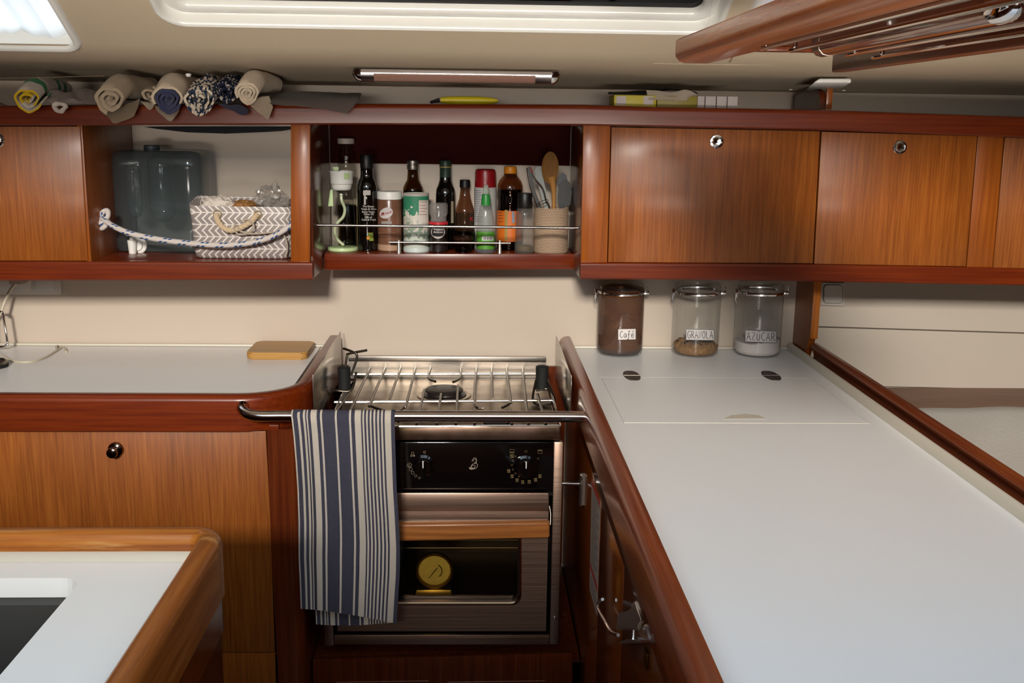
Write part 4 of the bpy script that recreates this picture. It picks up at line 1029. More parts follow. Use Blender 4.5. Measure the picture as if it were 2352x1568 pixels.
bm = nb(); join(bm, wraplabel(it.c, it.R, 869, 534, 908, 535.5)); join(bm, wraplabel(it.c, it.R, 872, 540, 898, 543)); obj('print', bm, plain('faint_print', '#8b5f4a', 0.7), b)
bm = band(it.c, it.R * 0.98, h(572), h(559)); obj('tan_band', bm, plain('tan_base', '#a5836a', 0.5), b)
# 5 metal capped bottle
it = It(926, 972, 2.982); h = it.h
t, b = bottle('vinegar_bottle', 'brown bottle with a silver screw cap behind the green and white canister', 'bottle', it,
              [(0.98, 0), (1, 0.003), (1, h(440)), (0.97, h(431)), (0.8, h(422)), (0.58, h(413)), (0.53, h(400)), (0.5, h(388))], clear('brown_glass', (0.42, 0.3, 0.18), 0.03, 1))
part_l('cap', [(0.56, h(389)), (0.58, h(387)), (0.58, h(379)), (0.5, h(378)), (0.5, h(376)), (0.57, h(375)), (0.57, h(369)), (0.5, h(367)), (0.01, h(367))], it, metal('grey_cap', '#a09a92', 0.4), t, 'silver screw cap')
part_l('vinegar', [(0.93, 0.003), (0.93, h(436)), (0.01, h(435.8))], it, plain('dark_vinegar', '#241208', 0.2), t)
# 6 canister green/white
it = It(926, 986, 2.897); h = it.h
def canmat():
    m, nt, nd, lk, p = newmat('canister_print'); tc = N(nt, 'ShaderNodeTexCoord'); sp_ = N(nt, 'ShaderNodeSeparateXYZ'); lk.new(tc.outputs['Object'], sp_.inputs[0])
    n = N(nt, 'ShaderNodeTexNoise'); n.inputs['Scale'].default_value = 55; n.inputs['Detail'].default_value = 8; lk.new(tc.outputs['Object'], n.inputs['Vector'])
    a = mth(nt, 'MULTIPLY_ADD', n.outputs['Fac'], 0.13, sp_.outputs[2]); a = mth(nt, 'SUBTRACT', a, 0.065)
    a = mth(nt, 'MULTIPLY_ADD', sp_.outputs[0], 0.25, a)
    r = N(nt, 'ShaderNodeValToRGB'); e = r.color_ramp.elements; r.color_ramp.interpolation = 'CONSTANT'
    z0 = h(560); z1 = h(448)
    sc = mth(nt, 'MULTIPLY', a, 1 / 0.2)
    e[0].position = 0; e[0].color = srgb('#bfc4ba'); e[1].position = h(545) / 0.2; e[1].color = srgb('#7f8f80')
    for ps, c_ in ((h(528) / 0.2, '#c2b8ae'), (h(520) / 0.2, '#a9aca0'), (h(508) / 0.2, '#c9c2b6'), (h(489) / 0.2, '#2c7a5a'), (h(455) / 0.2, '#2c7a5a')): k = e.new(max(0.01, min(0.99, ps))); k.color = srgb(c_)
    lk.new(sc, r.inputs[0]); lk.new(r.outputs[0], p.inputs['Base Color']); p.inputs['Roughness'].default_value = 0.6; return m
t, b = bottle('salt_canister', 'round salt canister with worn green and white wrapper', 'canister', it, [(0.96, 0), (0.98, 0.003), (0.98, h(449))], canmat())
part_l('rim', [(0.98, h(449)), (1, h(448)), (1, h(445)), (0.96, h(443)), (0.93, h(446)), (0.01, h(446))], it, plain('canister_rim', '#b0aaa0', 0.5), t)
part_l('foot', [(0.9, -0.0), (1, 0.001), (1, 0.011), (0.97, 0.013), (0.01, 0.013)], it, plain('canister_foot', '#bfc8c4', 0.5), t)
bm = nb(); join(bm, wraplabel(it.c, it.R, 962, 460, 984, 512, 0.0006)); pl_ = obj('text_panel', bm, plain('panel_white', '#c9bfb6', 0.6), b)
bm = nb()
for k, py in enumerate((463, 471, 478, 485, 492)): join(bm, wraplabel(it.c, it.R, 964, py, 981 - (k % 2) * 4, py + 1.2, 0.0011))
obj('print_lines', bm, plain('print_red', '#9a5a55', 0.6), pl_)
# 7 green-necked dark bottle
it = It(1001, 1045, 2.98); h = it.h
t, b = bottle('wine_vinegar_bottle', 'black-green glass bottle with green foil neck and gold ring', 'bottle', it,
              [(0.98, 0), (1, 0.003), (1, h(448)), (0.95, h(434)), (0.75, h(424)), (0.62, h(414)), (0.58, h(400))], BLKGL)
part_l('foil', [(0.6, h(408)), (0.58, h(384)), (0.6, h(383)), (0.62, h(381)), (0.62, h(370)), (0.56, h(368)), (0.01, h(368))], it, plain('green_foil', '#26392b', 0.4), t, 'dark green neck foil')
bm = band(it.c, it.R * 0.62, h(384.5), h(382), 0.0005); obj('gold_ring', bm, plain('gold_print', '#a39248', 0.4), t)
bm = nb(); join(bm, wraplabel(it.c, it.R, 1036, 462, 1042, 512)); obj('label_edge', bm, plain('label_cream', '#9a8f78', 0.6), b)
# 8 pepper grinder
it = It(985, 1029, 2.888); h = it.h
t, b = bottle('pepper_grinder', 'clear topped grinder with red ring and round dark label', 'grinder', it, [(0.9, 0), (1, 0.003), (1, h(517)), (0.9, h(514))], plain('peppercorns', '#1c1412', 0.3, coat=0.5, var=0.6, vscale=250))
part_l('red_ring', [(0.95, h(515)), (1.02, h(514)), (1.02, h(509)), (0.9, h(508))], it, plain('red_plastic', '#b3202a', 0.4), t, 'red ring')
part_l('grinder_head', [(0.85, h(508)), (0.82, h(498)), (0.98, h(490)), (0.98, h(470)), (0.85, h(465)), (0.01, h(465))], it, clear('clear_hazed', (0.8, 0.78, 0.77), 0.08, 1, haze=0.25, hazecol=(0.5, 0.47, 0.45, 1)), t)
bm = nb(); n = 20; cc = bm.verts.new(cyl(it.c, it.R, 1006, 533, 0.0006)); v = [bm.verts.new(cyl(it.c, it.R, 1006 + 16 * cos(a), 533 + 15 * sin(a), 0.0006)) for a in [2 * pi * k / n for k in range(n)]]
for k in range(n): bm.faces.new((cc, v[k], v[(k + 1) % n])).material_index = 0
l1 = obj('round_label', bm, plain('label_ring_white', '#c8bcb8', 0.6), b)
bm = nb(); cc = bm.verts.new(cyl(it.c, it.R, 1006, 531, 0.001)); v = [bm.verts.new(cyl(it.c, it.R, 1006 + 14.5 * cos(a), 531 + 12.5 * sin(a), 0.001)) for a in [2 * pi * k / n for k in range(n)]]
for k in range(n): bm.faces.new((cc, v[k], v[(k + 1) % n]))
obj('label_field', bm, plain('label_black', '#1a1416', 0.5), l1)
bm = textcyl('Pimienta', 1007, 527, 6.2, it.c, it.R, 0.0014, bold=0.03); join(bm, textcyl('Multicolor', 1007, 533, 5.4, it.c, it.R, 0.0014, bold=0.03)); obj('lettering', bm, plain('label_text', '#d8d0cc', 0.6), l1)
# 9 small sauce bottle
it = It(1046, 1089, 2.982); h = it.h
t, b = bottle('sauce_bottle', 'small flared sauce bottle with black cap, half full of dark sauce', 'bottle', it,
              [(1, 0), (1.02, 0.003), (1.0, h(492)), (0.98, h(482)), (0.78, h(468)), (0.6, h(455)), (0.5, h(440)), (0.46, h(426))], clear('sauce_glass', (0.62, 0.45, 0.32), 0.03, 1.0, haze=0.1, hazecol=(0.3, 0.15, 0.08, 1)))
part_l('cap', [(0.5, h(431)), (0.56, h(430)), (0.55, h(414)), (0.5, h(412.5)), (0.01, h(412.5))], it, BLACKP, t)
part_l('sauce', [(0.95, 0.003), (0.95, h(488)), (0.01, h(487.8))], it, plain('dark_sauce', '#100805', 0.2), t)
bm = textcyl('K', 1083, 503, 12, it.c, it.R, 0.0008, bold=0.3); obj('red_mark', bm, plain('red_mark', '#a11c22', 0.5), b)
# glass bowl in front
it = It(1036, 1092, 2.884); h = it.h
t, b = bottle('glass_cup', 'small dark glass cup in front of the sauce bottle, behind the low rail', 'cup', it, [(0.6, 0), (0.68, 0.002), (0.62, h(568)), (0.7, h(562)), (0.95, h(550)), (1, h(535)), (0.96, h(528))], clear('smoky_glass', (0.3, 0.27, 0.25), 0.05, 1))
part_l('contents', [(0.6, h(560)), (0.88, h(548)), (0.8, h(541)), (0.01, h(538))], it, plain('cup_contents', '#8a5c40', 0.6), t)
# 10 red capped spray can
it = It(1088, 1140, 2.975); h = it.h
t, b = bottle('spray_can', 'white spray can with a red domed cap', 'can', it, [(0.95, 0), (0.98, 0.003), (0.98, h(432)), (0.92, h(429))], plain('can_white', '#b9b7b3', 0.35))
part_l('cap', [(0.9, h(431)), (0.93, h(430)), (0.92, h(396)), (0.86, h(390)), (0.7, h(388)), (0.01, h(387.5))], it, plain('cap_red', '#8e0f16', 0.35, coat=0.3), t, 'red domed cap')
bm = nb()
for k in range(15): join(bm, wraplabel(it.c, it.R * .98, 1090, 437 + k * 5, 1103 + (k * 7) % 5, 438.2 + k * 5, 0.0006))
obj('print_lines', bm, plain('can_print', '#6f7388', 0.6), b)
# 11 green nozzle squeeze bottle
it = It(1094, 1137, 2.887); h = it.h
t, b = bottle('squeeze_bottle', 'clear squeeze bottle with a green nozzle and green barcode label', 'bottle', it,
              [(0.92, 0), (0.98, 0.002), (0.98, h(530)), (0.9, h(522)), (0.86, h(500)), (0.7, h(486)), (0.62, h(474)), (0.45, h(470))], clear('clear_hazed2', (0.86, 0.88, 0.86), 0.05, 1, haze=0.15, hazecol=(0.6, 0.6, 0.6, 1)))
part_l('nozzle', [(0.5, h(471)), (0.5, h(462)), (0.42, h(447)), (0.3, h(445)), (0.28, h(444))], it, plain('nozzle_green', '#2f8a3e', 0.35), t, 'green nozzle collar')
part_l('tip', [(0.34, h(446)), (0.26, h(426)), (0.18, h(424)), (0.01, h(424))], it, clear('tip_clear', (0.75, 0.85, 0.7), 0.05, 1, haze=0.3), t)
bm = band(it.c, it.R * 0.98, h(570), h(531)); lb1 = obj('green_label', bm, plain('label_green', '#4f8f2c', 0.45), b)
bm = nb(); join(bm, wraplabel(it.c, it.R, 1107, 543, 1133, 552, 0.0006)); bc = obj('barcode_field', bm, WHITEP, lb1)
bm = nb()
for k in range(11): join(bm, wraplabel(it.c, it.R, 1109 + k * 2.1, 543.5, 1110 + k * 2.1 + (k % 3) * .3, 551, 0.001, n=1))
obj('barcode_bars', bm, BLACKP, bc)
# 12 soy sauce
it = It(1141, 1200, 2.962); h = it.h
t, b = bottle('soy_sauce_bottle', 'large dark soy sauce bottle with orange cap and orange label', 'bottle', it,
              [(0.95, 0), (1, 0.003), (1, h(482)), (0.96, h(472)), (0.94, h(462)), (1, h(452)), (0.96, h(425)), (0.85, h(415)), (0.55, h(404)), (0.46, h(398)), (0.45, h(395))], clear('soy_plastic', (0.6, 0.42, 0.3), 0.03, 1.0))
part_l('cap', [(0.48, h(398)), (0.5, h(397)), (0.48, h(384)), (0.44, h(382)), (0.01, h(382))], it, plain('cap_orange', '#d8851a', 0.4), t, 'orange cap')
part_l('soy_sauce', [(0.94, 0.003), (0.94, h(482)), (0.91, h(472)), (0.89, h(462)), (0.94, h(452)), (0.92, h(434)), (0.01, h(433.8))], it, plain('soy', '#090404', 0.1), t)
bm = band(it.c, it.R, h(552), h(482)); lb1 = obj('label_band', bm, plain('label_orange', '#c8641a', 0.45), b)
bm = nb(); join(bm, wraplabel(it.c, it.R, 1159, 482, 1166, 552, 0.0008)); obj('gold_stripe', bm, plain('label_gold', '#9c7f3e', 0.45), lb1)
bm = nb(); join(bm, wraplabel(it.c, it.R, 1176, 486, 1182, 512, 0.0008)); obj('barcode', bm, plain('barcode_grey', '#7f8698', 0.5), lb1)
bm = nb()
for k in range(4): join(bm, wraplabel(it.c, it.R, 1145, 487 + 7 * k, 1155, 488.2 + 7 * k, 0.0008))
obj('print_lines', bm, plain('soy_print', '#5a2c10', 0.6), lb1)
# 13 black capped spice jar
it = It(1182, 1227, 2.886); h = it.h
t, b = bottle('spice_jar', 'clear glass spice grinder jar with a black cap beside the rattan holder', 'jar', it,
              [(0.95, 0), (1, 0.003), (1, h(560)), (0.94, h(552)), (0.92, h(492)), (0.8, h(482)), (0.7, h(476))], clear('jar_clear', (0.82, 0.8, 0.78), 0.04, 1.0, haze=0.12, hazecol=(0.5, 0.48, 0.45, 1)))
part_l('cap', [(0.72, h(478)), (0.76, h(476)), (0.74, h(446)), (0.68, h(443)), (0.01, h(443))], it, BLACKP, t)
part_l('spice', [(0.8, 0.006), (0.86, 0.012), (0.8, 0.02), (0.01, 0.022)], it, plain('spice_bits', '#5d4a22', 0.8, var=0.6, vscale=300), t)
# 14 rattan holder
it = It(1226, 1305, 2.902); h = it.h
def rattan():
    m, nt, nd, lk, p = newmat('rattan_weave'); tc = N(nt, 'ShaderNodeTexCoord'); s_ = N(nt, 'ShaderNodeSeparateXYZ'); lk.new(tc.outputs['Object'], s_.inputs[0])
    ang = mth(nt, 'ARCTAN2', s_.outputs[1], s_.outputs[0]); u = mth(nt, 'MULTIPLY', ang, 36 / (2 * pi) * 1.9); v = mth(nt, 'MULTIPLY', s_.outputs[2], 1 / 0.0042)
    row = mth(nt, 'FLOOR', v); u2 = mth(nt, 'MULTIPLY_ADD', row, 0.42, u)
    fu = mth(nt, 'PINGPONG', u2, 0.5); fv = mth(nt, 'PINGPONG', v, 0.5)
    a = mth(nt, 'MULTIPLY', mth(nt, 'SMOOTH_MIN', mth(nt, 'MULTIPLY', fu, 2.6), 1, 0.4), mth(nt, 'SMOOTH_MIN', mth(nt, 'MULTIPLY', fv, 3.2), 1, 0.4))
    r = N(nt, 'ShaderNodeValToRGB'); r.color_ramp.elements[0].position = 0.12; r.color_ramp.elements[1].position = 0.6
    r.color_ramp.elements[0].color = srgb('#5e3a26'); r.color_ramp.elements[1].color = srgb('#d9bfa0'); lk.new(a, r.inputs[0]); lk.new(r.outputs[0], p.inputs['Base Color'])
    b = N(nt, 'ShaderNodeBump'); b.inputs['Strength'].default_value = 0.7; b.inputs['Distance'].default_value = 0.002; lk.new(a, b.inputs['Height']); lk.new(b.outputs[0], p.inputs['Normal'])
    p.inputs['Roughness'].default_value = 0.7; return m
t = thing('utensil_holder', 'round woven rattan utensil holder at the right end of the spice shelf', 'utensil holder', it.c)
bm = nb(); R = it.R; hh = h(476)
lathe(bm, [(R * 0.95, 0), (R, 0.003), (R, hh - 0.003), (R * 0.985, hh), (R * 0.94, hh - 0.002), (R * 0.93, 0.006), (0.001, 0.005)], it.c, 48); obj('basket_wall', bm, rattan(), t)
HC = it.c.copy()
# utensils standing in it
def flat(name, lab, cat, outline, Y, th_, mat, b=0.0012):
    bm = nb(); prism(bm, outline, lambda u, v, t_: onY(u, v, Y) + Vector((0, t_, 0)), th_); 
    return tag(obj(name, bm, mat, ang=40), lab, cat)
def spoonshape(cx, top, bot, w, neck, hb, hw, tilt=0):
    pts = []
    for k in range(9): a = pi - pi * k / 8; pts.append((cx + w * cos(a), top + (w * 1.4) * (1 - sin(a))))
    R_ = [(cx + w, top + w * 1.4 + (neck - top - w * 1.4) * 0.5), (cx + w * .7, neck - 12), (cx + hw, neck), (cx + hw + tilt, hb)]
    L_ = [(cx - hw + tilt, hb), (cx - hw, neck), (cx - w * .7, neck - 12), (cx - w, top + w * 1.4 + (neck - top - w * 1.4) * 0.5)]
    return pts + R_ + L_
sp_t = thing('wooden_spoon', 'tall wooden spoon standing in the rattan holder', 'spoon', onY(1264, 560, 2.9))
bm = nb()   # spoon bowl: dished oval
nR, nA = 6, 28; cxp, cyp, wx, wy = 1263.5, 385, 19.5, 37
c0 = onY(cxp, cyp, 2.895); ax = (onY(cxp + wx, cyp, 2.895) - c0).x; az = (c0 - onY(cxp, cyp + wy, 2.895)).z
vv = [[bm.verts.new(c0 + Vector((ax * i / nR * cos(2 * pi * k / nA), -0.006 * (i / nR) ** 2 + 0.004, az * i / nR * sin(2 * pi * k / nA)))) for k in range(nA)] for i in range(1, nR + 1)]
c_ = bm.verts.new(c0 + Vector((0, 0.004, 0)))
for k in range(nA):
    bm.faces.new((c_, vv[0][k], vv[0][(k + 1) % nA]))
    for i in range(nR - 1): bm.faces.new((vv[i][k], vv[i][(k + 1) % nA], vv[i + 1][(k + 1) % nA], vv[i + 1][k]))
bmesh.ops.solidify(bm, geom=list(bm.faces), thickness=0.004)
obj('bowl', bm, SPOONW, sp_t, ang=60)
bm = nb(); tube(bm, [onY(1266, 405, 2.899), onY(1270, 425, 2.899), onY(1272, 445, 2.90), onY(1272, 480, 2.90), onY(1268, 565, 2.90)], [0.012, 0.0085, 0.0058, 0.0048, 0.005], 14); obj('handle', bm, SPOONW, sp_t)
flat('spatula', 'pale grey silicone spatula leaning in the rattan holder', 'spatula', [(1228, 390), (1233, 383), (1240, 381), (1246, 386), (1250, 420), (1262, 470), (1268, 560), (1262, 560), (1250, 475), (1236, 425), (1230, 410)], 2.915, 0.004, plain('pale_silicone', '#8f9490', 0.5))
t_ = thing('peeler', 'black handled peeler with a steel edge leaning left in the rattan holder', 'peeler', onY(1250, 560, 2.888))
bm = nb(); prism(bm, [(1211, 384), (1217, 382), (1222, 400), (1230, 440), (1244, 474), (1256, 560), (1248, 560), (1234, 474), (1220, 430)], lambda u, v, q: onY(u, v, 2.888) + Vector((0, q, 0)), 0.005); obj('handle', bm, BLACKP, t_)
bm = nb(); tube(bm, smoothpath([onY(a, b2, 2.886) for a, b2 in ((1210, 386), (1214, 415), (1222, 445), (1232, 470), (1240, 500))], 4), 0.0014, 8); obj('edge', bm, POLISH, t_)
t_ = thing('whisk', 'steel utensil with a looped red-tipped handle in the rattan holder', 'utensil', onY(1255, 560, 2.905))
bm = nb(); tube(bm, smoothpath([onY(a, b2, 2.897) for a, b2 in ((1218, 386), (1228, 410), (1246, 432), (1254, 460), (1262, 480), (1262, 560))], 5), 0.0024, 10); obj('handle', bm, POLISH, t_)
bm = nb(); tube(bm, [onY(1217, 383, 2.897), onY(1222, 396, 2.897)], 0.003, 10); obj('red_tip', bm, plain('red_tip', '#a0202a', 0.4), t_)
bm = nb(); tube(bm, smoothpath([onY(a, b2, 2.875) for a, b2 in ((1226, 474), (1240, 464), (1256, 458), (1258, 464), (1240, 470), (1228, 476))], 4), 0.0009, 6)
tag(obj('wire_loop', bm, POLISH), 'thin steel wire loop resting on the rim of the rattan holder', 'wire')
flat('turner', 'black slotted turner standing at the right side of the rattan holder', 'turner', [(1285, 425), (1290, 418), (1300, 412), (1308, 418), (1314, 440), (1310, 470), (1296, 478), (1290, 560), (1284, 560), (1284, 478), (1281, 450)], 2.925, 0.004, BLACKP)
flat('grey_spatula', 'dark grey spatula standing behind the black turner', 'spatula', [(1283, 410), (1292, 395), (1301, 402), (1306, 425), (1290, 440), (1288, 560), (1284, 560)], 2.937, 0.003, plain('slate', '#4c4c55', 0.5))

# ================================================================== STORAGE JARS UNDER THE RIGHT LOCKER
STROKES = {'G': [[(.95, .15), (.5, 0), (.1, .3), (.1, .75), (.5, 1), (.9, .85), (.9, .55), (.55, .55)]], 'R': [[(.1, 1), (.1, 0), (.6, .03), (.8, .25), (.55, .5), (.1, .52)], [(.4, .52), (.95, 1)]],
           'A': [[(0, 1), (.45, 0), (.95, 1)], [(.18, .62), (.75, .62)]], 'N': [[(.1, 1), (.1, 0), (.85, 1), (.85, 0)]], 'O': [[(.5, 0), (.12, .25), (.08, .7), (.45, 1), (.85, .75), (.9, .3), (.5, 0)]],
           'L': [[(.1, 0), (.12, .98), (.85, .96)]], 'Z': [[(.1, .05), (.85, .05), (.1, .95), (.95, .95)]], 'U': [[(.1, 0), (.1, .75), (.45, 1), (.8, .75), (.82, 0)], [(.45, -.18), (.7, -.4)]],
           'C': [[(.95, .12), (.5, 0), (.1, .35), (.12, .75), (.5, 1), (.95, .85)]], 'a': [[(.8, .45), (.4, .4), (.1, .7), (.35, 1), (.75, .8), (.8, .45), (.95, 1)]],
           'f': [[(.9, .1), (.6, 0), (.45, .3), (.4, 1), (.2, 1.35), (0, 1.2)], [(.1, .55), (.8, .5)]], 'e': [[(.1, .72), (.8, .65), (.6, .42), (.2, .5), (.1, .85), (.5, 1), (.9, .85)], [(.5, .2), (.75, 0)]]}
INKB = plain('marker_ink', '#16121a', 0.6); PAPER = plain('paper_label', '#ddd6d2', 0.7)
def handlabel(par, c, R, x0, y0, x1, y1, word, border, dy=0, wgt=0.0008):
    bm = wraplabel(c, R, x0, y0, x1, y1, 0.0006, 12, dy); lb_ = obj('paper_label', bm, PAPER, par, label='white paper label with handwriting')
    bm = nb(); n = len(word); pad = 3; wch = (x1 - x0 - 2 * pad) / n
    for i, ch in enumerate(word):
        for st in STROKES[ch]:
            pts = []
            for a, b2 in st:
                px = x0 + pad + wch * (i + 0.12 + a * 0.8); hgt = (y1 - y0) - 9
                yy = b2 if ch != 'C' or word[1] != 'a' else b2 * 1.0
                py = y0 + 4.5 + yy * hgt + dy * (px - x0) / (x1 - x0)
                if ch == 'U': py = y0 + 4.5 + (0.18 + yy * 0.82) * hgt + dy * (px - x0) / (x1 - x0)
                pts.append(cyl(c, R, px, py, 0.001))
            tube(bm, smoothpath(pts, 3) if ch in 'GOCUafe' else pts, wgt, 5)
    if border:
        e = 0.7; rect = [(x0 + e, y0 + e), (x1 - e, y0 + e), (x1 - e, y1 - e), (x0 + e, y1 - e)]; pts = []
        for k in range(4):
            a, b2 = rect[k], rect[(k + 1) % 4]
            for q in range(6): X = a[0] + (b2[0] - a[0]) * q / 6; pts.append(cyl(c, R, X, a[1] + (b2[1] - a[1]) * q / 6 + dy * (X - x0) / (x1 - x0), 0.001))
        tube(bm, pts, wgt * 0.8, 5, closed=True)
    obj('handwriting', bm, INKB, lb_)
JG = clear('jar_glass', (0.93, 0.935, 0.93), 0.03, 1.1, haze=0.03)
def storage_jar(name, lab, l, r, clipL, fill, label_args, hinge_px):
    Y = 2.932; a = onY(l, 720, Y); b = onY(r, 720, Y); R = min(0.0665, (b.x - a.x) / 2); c = Vector(((a.x + b.x) / 2, Y, ZC + 0.0003))
    t = thing(name, lab, 'jar', c); zb_ = onY((l + r) / 2, 668, Y).z - c.z
    bm = nb(); lathe(bm, [(0.001, 0.003), (R * 0.8, 0.002), (R * 0.9, 0.0), (R * 0.97, 0.006), (R, 0.016), (R, zb_ - 0.016), (R * 0.97, zb_ - 0.008), (R * 0.965, zb_ + 0.004), (R * 0.99, zb_ + 0.008)], c, 56, cap=False); gl = obj('glass_body', bm, JG, t)
    bm = nb(); lathe(bm, [(R * 0.985, zb_ + 0.009), (R * 0.99, zb_ + 0.015), (R * 0.93, zb_ + 0.024), (R * 0.6, zb_ + 0.030), (0.001, zb_ + 0.031)], c, 48, cap=False); obj('glass_lid', bm, JG, t)
    bm = nb(); lathe(bm, [(R * 0.975, zb_ - 0.005), (R * 1.005, zb_ - 0.005), (R * 1.015, zb_ - 0.001), (R * 1.005, zb_ + 0.003), (R * 0.975, zb_ + 0.003)], c, 56, cap=False); obj('clamp_band', bm, CHROME, t, label='chrome clamp band')
    # swing clip at the left, hinge lug at the right
    bm = nb(); zc = c.z + zb_; ang = radians(200); P = c + Vector((R * cos(ang), R * sin(ang), zb_)); d = Vector((cos(ang), sin(ang), 0))
    tube(bm, smoothpath([P + d * 0.001, P + d * 0.014 + Vector((0, 0, 0.004)), P + d * 0.017 + Vector((0, 0, -0.016)), P + d * 0.012 + Vector((0, 0, -0.032))], 5), 0.0016, 8)
    hexa(bm, [P + d * 0.019 + Vector((0, -0.006, 0.012)), P + d * 0.010 + Vector((0, -0.006, 0.010)), P + d * 0.010 + Vector((0, -0.006, -0.014)), P + d * 0.015 + Vector((0, -0.006, -0.018)),
              P + d * 0.019 + Vector((0, 0.006, 0.012)), P + d * 0.010 + Vector((0, 0.006, 0.010)), P + d * 0.010 + Vector((0, 0.006, -0.014)), P + d * 0.015 + Vector((0, 0.006, -0.018))], 0.001)
    obj('swing_clip', bm, CHROME, t)
    bm = nb(); ang = radians(-20); P = c + Vector((R * cos(ang), R * sin(ang), zb_)); d = Vector((cos(ang), sin(ang), 0))
    hexa(bm, [P + Vector((-0.001, -0.004, 0.004)), P + Vector((0.013, -0.004, 0.004)), P + Vector((0.013, -0.004, -0.006)), P + Vector((-0.001, -0.004, -0.006)),
              P + Vector((-0.001, 0.004, 0.004)), P + Vector((0.013, 0.004, 0.004)), P + Vector((0.013, 0.004, -0.006)), P + Vector((-0.001, 0.004, -0.006))], 0.001)
    tube(bm, [P + Vector((0.011, 0, 0.0)), P + Vector((0.011, 0.0, 0.018))], 0.0014, 8); obj('hinge_lug', bm, CHROME, t)
    fill(t, c, R)
    handlabel(gl, c, R, *label_args)
    return t
def fill_coffee(t, c, R):
    bm = nb(); seg = 44; prof = [(0.86, 0.006), (0.955, 0.014), (0.96, 0.03), (0.96, 1.0)]
    uvs = []
    R_ = []
    for i, (r, z) in enumerate(prof):
        ring = []
        for k in range(seg):
            a = 2 * pi * k / seg; zz = z if i < 3 else 0.078 + 0.03 * cos(a - pi) + 0.006 * sin(3 * a)
            ring.append(bm.verts.new((c.x + R * r * cos(a), c.y + R * r * sin(a), c.z + zz)))
        R_.append(ring)
    for i in range(3):
        for k in range(seg): bm.faces.new((R_[i][k], R_[i][(k + 1) % seg], R_[i + 1][(k + 1) % seg], R_[i + 1][k]))
    bm.faces.new(R_[-1]); bm.faces.new(R_[0][::-1]); obj('ground_coffee', bm, plain('ground_coffee', '#3c1f12', 0.85, var=0.3, vscale=120, bump=0.5, bscale=900), t)
    m = bpy.data.materials.new('coffee_dust'); m.use_nodes = True; nt = m.node_tree; nt.nodes.clear()
    o = N(nt, 'ShaderNodeOutputMaterial'); tr = N(nt, 'ShaderNodeBsdfTransparent'); df = N(nt, 'ShaderNodeBsdfDiffuse'); df.inputs[0].default_value = srgb('#6a4122'); mx = N(nt, 'ShaderNodeMixShader')
    tr.inputs[0].default_value = (0.75, 0.5, 0.3, 1); tc = N(nt, 'ShaderNodeTexCoord'); ns = N(nt, 'ShaderNodeTexNoise'); ns.inputs['Scale'].default_value = 22; nt.links.new(tc.outputs['Object'], ns.inputs['Vector'])
    f = mth(nt, 'MULTIPLY_ADD', ns.outputs['Fac'], 0.9, 0.1); nt.links.new(f, mx.inputs[0]); nt.links.new(tr.outputs[0], mx.inputs[1]); nt.links.new(df.outputs[0], mx.inputs[2]); nt.links.new(mx.outputs[0], o.inputs[0])
    bm = nb(); lathe(bm, [(R * 0.975, 0.02), (R * 0.975, 0.19)], c, 48, cap=False); obj('dust_film', bm, m, t, label='brown coffee dust on the glass')
def fill_granola(t, c, R):
    bm = nb(); lathe(bm, [(R * 0.86, 0.006), (R * 0.955, 0.014), (R * 0.96, 0.026), (R * 0.8, 0.036), (R * 0.3, 0.038), (0.001, 0.038)], c, 60)
    bmesh.ops.subdivide_edges(bm, edges=bm.edges, cuts=1)
    for v in bm.verts:
        d = Vector((v.co.x - c.x, v.co.y - c.y, 0))
        if v.co.z > c.z + 0.02: v.co.z += random.uniform(-0.004, 0.005)
        elif d.length > 0.5 * R: v.co -= d.normalized() * random.uniform(0, 0.003)
    obj('granola', bm, plain('granola', '#8e6636', 0.85, var=0.75, vscale=150, bump=0.9, bscale=260), t)
def fill_sugar(t, c, R):
    bm = nb(); lathe(bm, [(R * 0.86, 0.006), (R * 0.955, 0.014), (R * 0.96, 0.045), (R * 0.5, 0.048), (0.001, 0.05)], c, 48)
    for v in bm.verts:
        if v.co.z > c.z + 0.03: v.co.z += 0.006 * sin((v.co.x - c.x) * 40)
    obj('sugar', bm, plain('sugar', '#e6dcd6', 0.9, bump=0.3, bscale=1200), t)
storage_jar('coffee_jar', 'glass clamp jar of ground coffee labelled in handwriting, leftmost under the right locker', 1370, 1481, 1350, fill_coffee, (1420, 756, 1460, 780, 'Cafe', False, -1), 0)
storage_jar('granola_jar', 'glass clamp jar with a little granola in the bottom, middle of three', 1545, 1656, 1530, fill_granola, (1575, 755, 1641, 781, 'GRANOLA', True, 1), 0)
storage_jar('sugar_jar', 'glass clamp jar with white sugar, rightmost beside the bulkhead post', 1688, 1799, 1675, fill_sugar, (1711, 757, 1784, 785, 'AZUCAR', True, 3), 0)

# ================================================================== LEFT COMPARTMENT: WATER JUG, BASKET, ROPE
ZF = ZJ
JY = 2.905
jl, jr = onY(252, 480, JY - 0.08).x, onY(463, 480, JY - 0.08).x
jb = ZF + 0.0005; jt = onY(360, 345, JY).z
jug = thing('water_jug', 'large smoky blue plastic water jug with a white tap in the open compartment', 'jug', ((jl + jr) / 2, JY, jb))
JM = clear('smoky_jug', (0.60, 0.64, 0.66), 0.08, 0.9, haze=0.13, hazecol=(0.2, 0.235, 0.25, 1))
bm = nb(); rings = []
for z, ins, r_ in ((0, 0.012, 0.03), (0.003, 0.004, 0.035), (0.02, 0, 0.035), (0.22, 0, 0.035), (jt - jb - 0.02, 0.0, 0.035), (jt - jb - 0.006, 0.006, 0.032), (jt - jb, 0.022, 0.02), (jt - jb + 0.003, 0.05, 0.012)):
    rings.append([bm.verts.new((u, v, jb + z)) for u, v in rrect(jl + ins, jr - ins, JY - 0.08 + ins, JY + 0.08 - ins, r_, 6)])
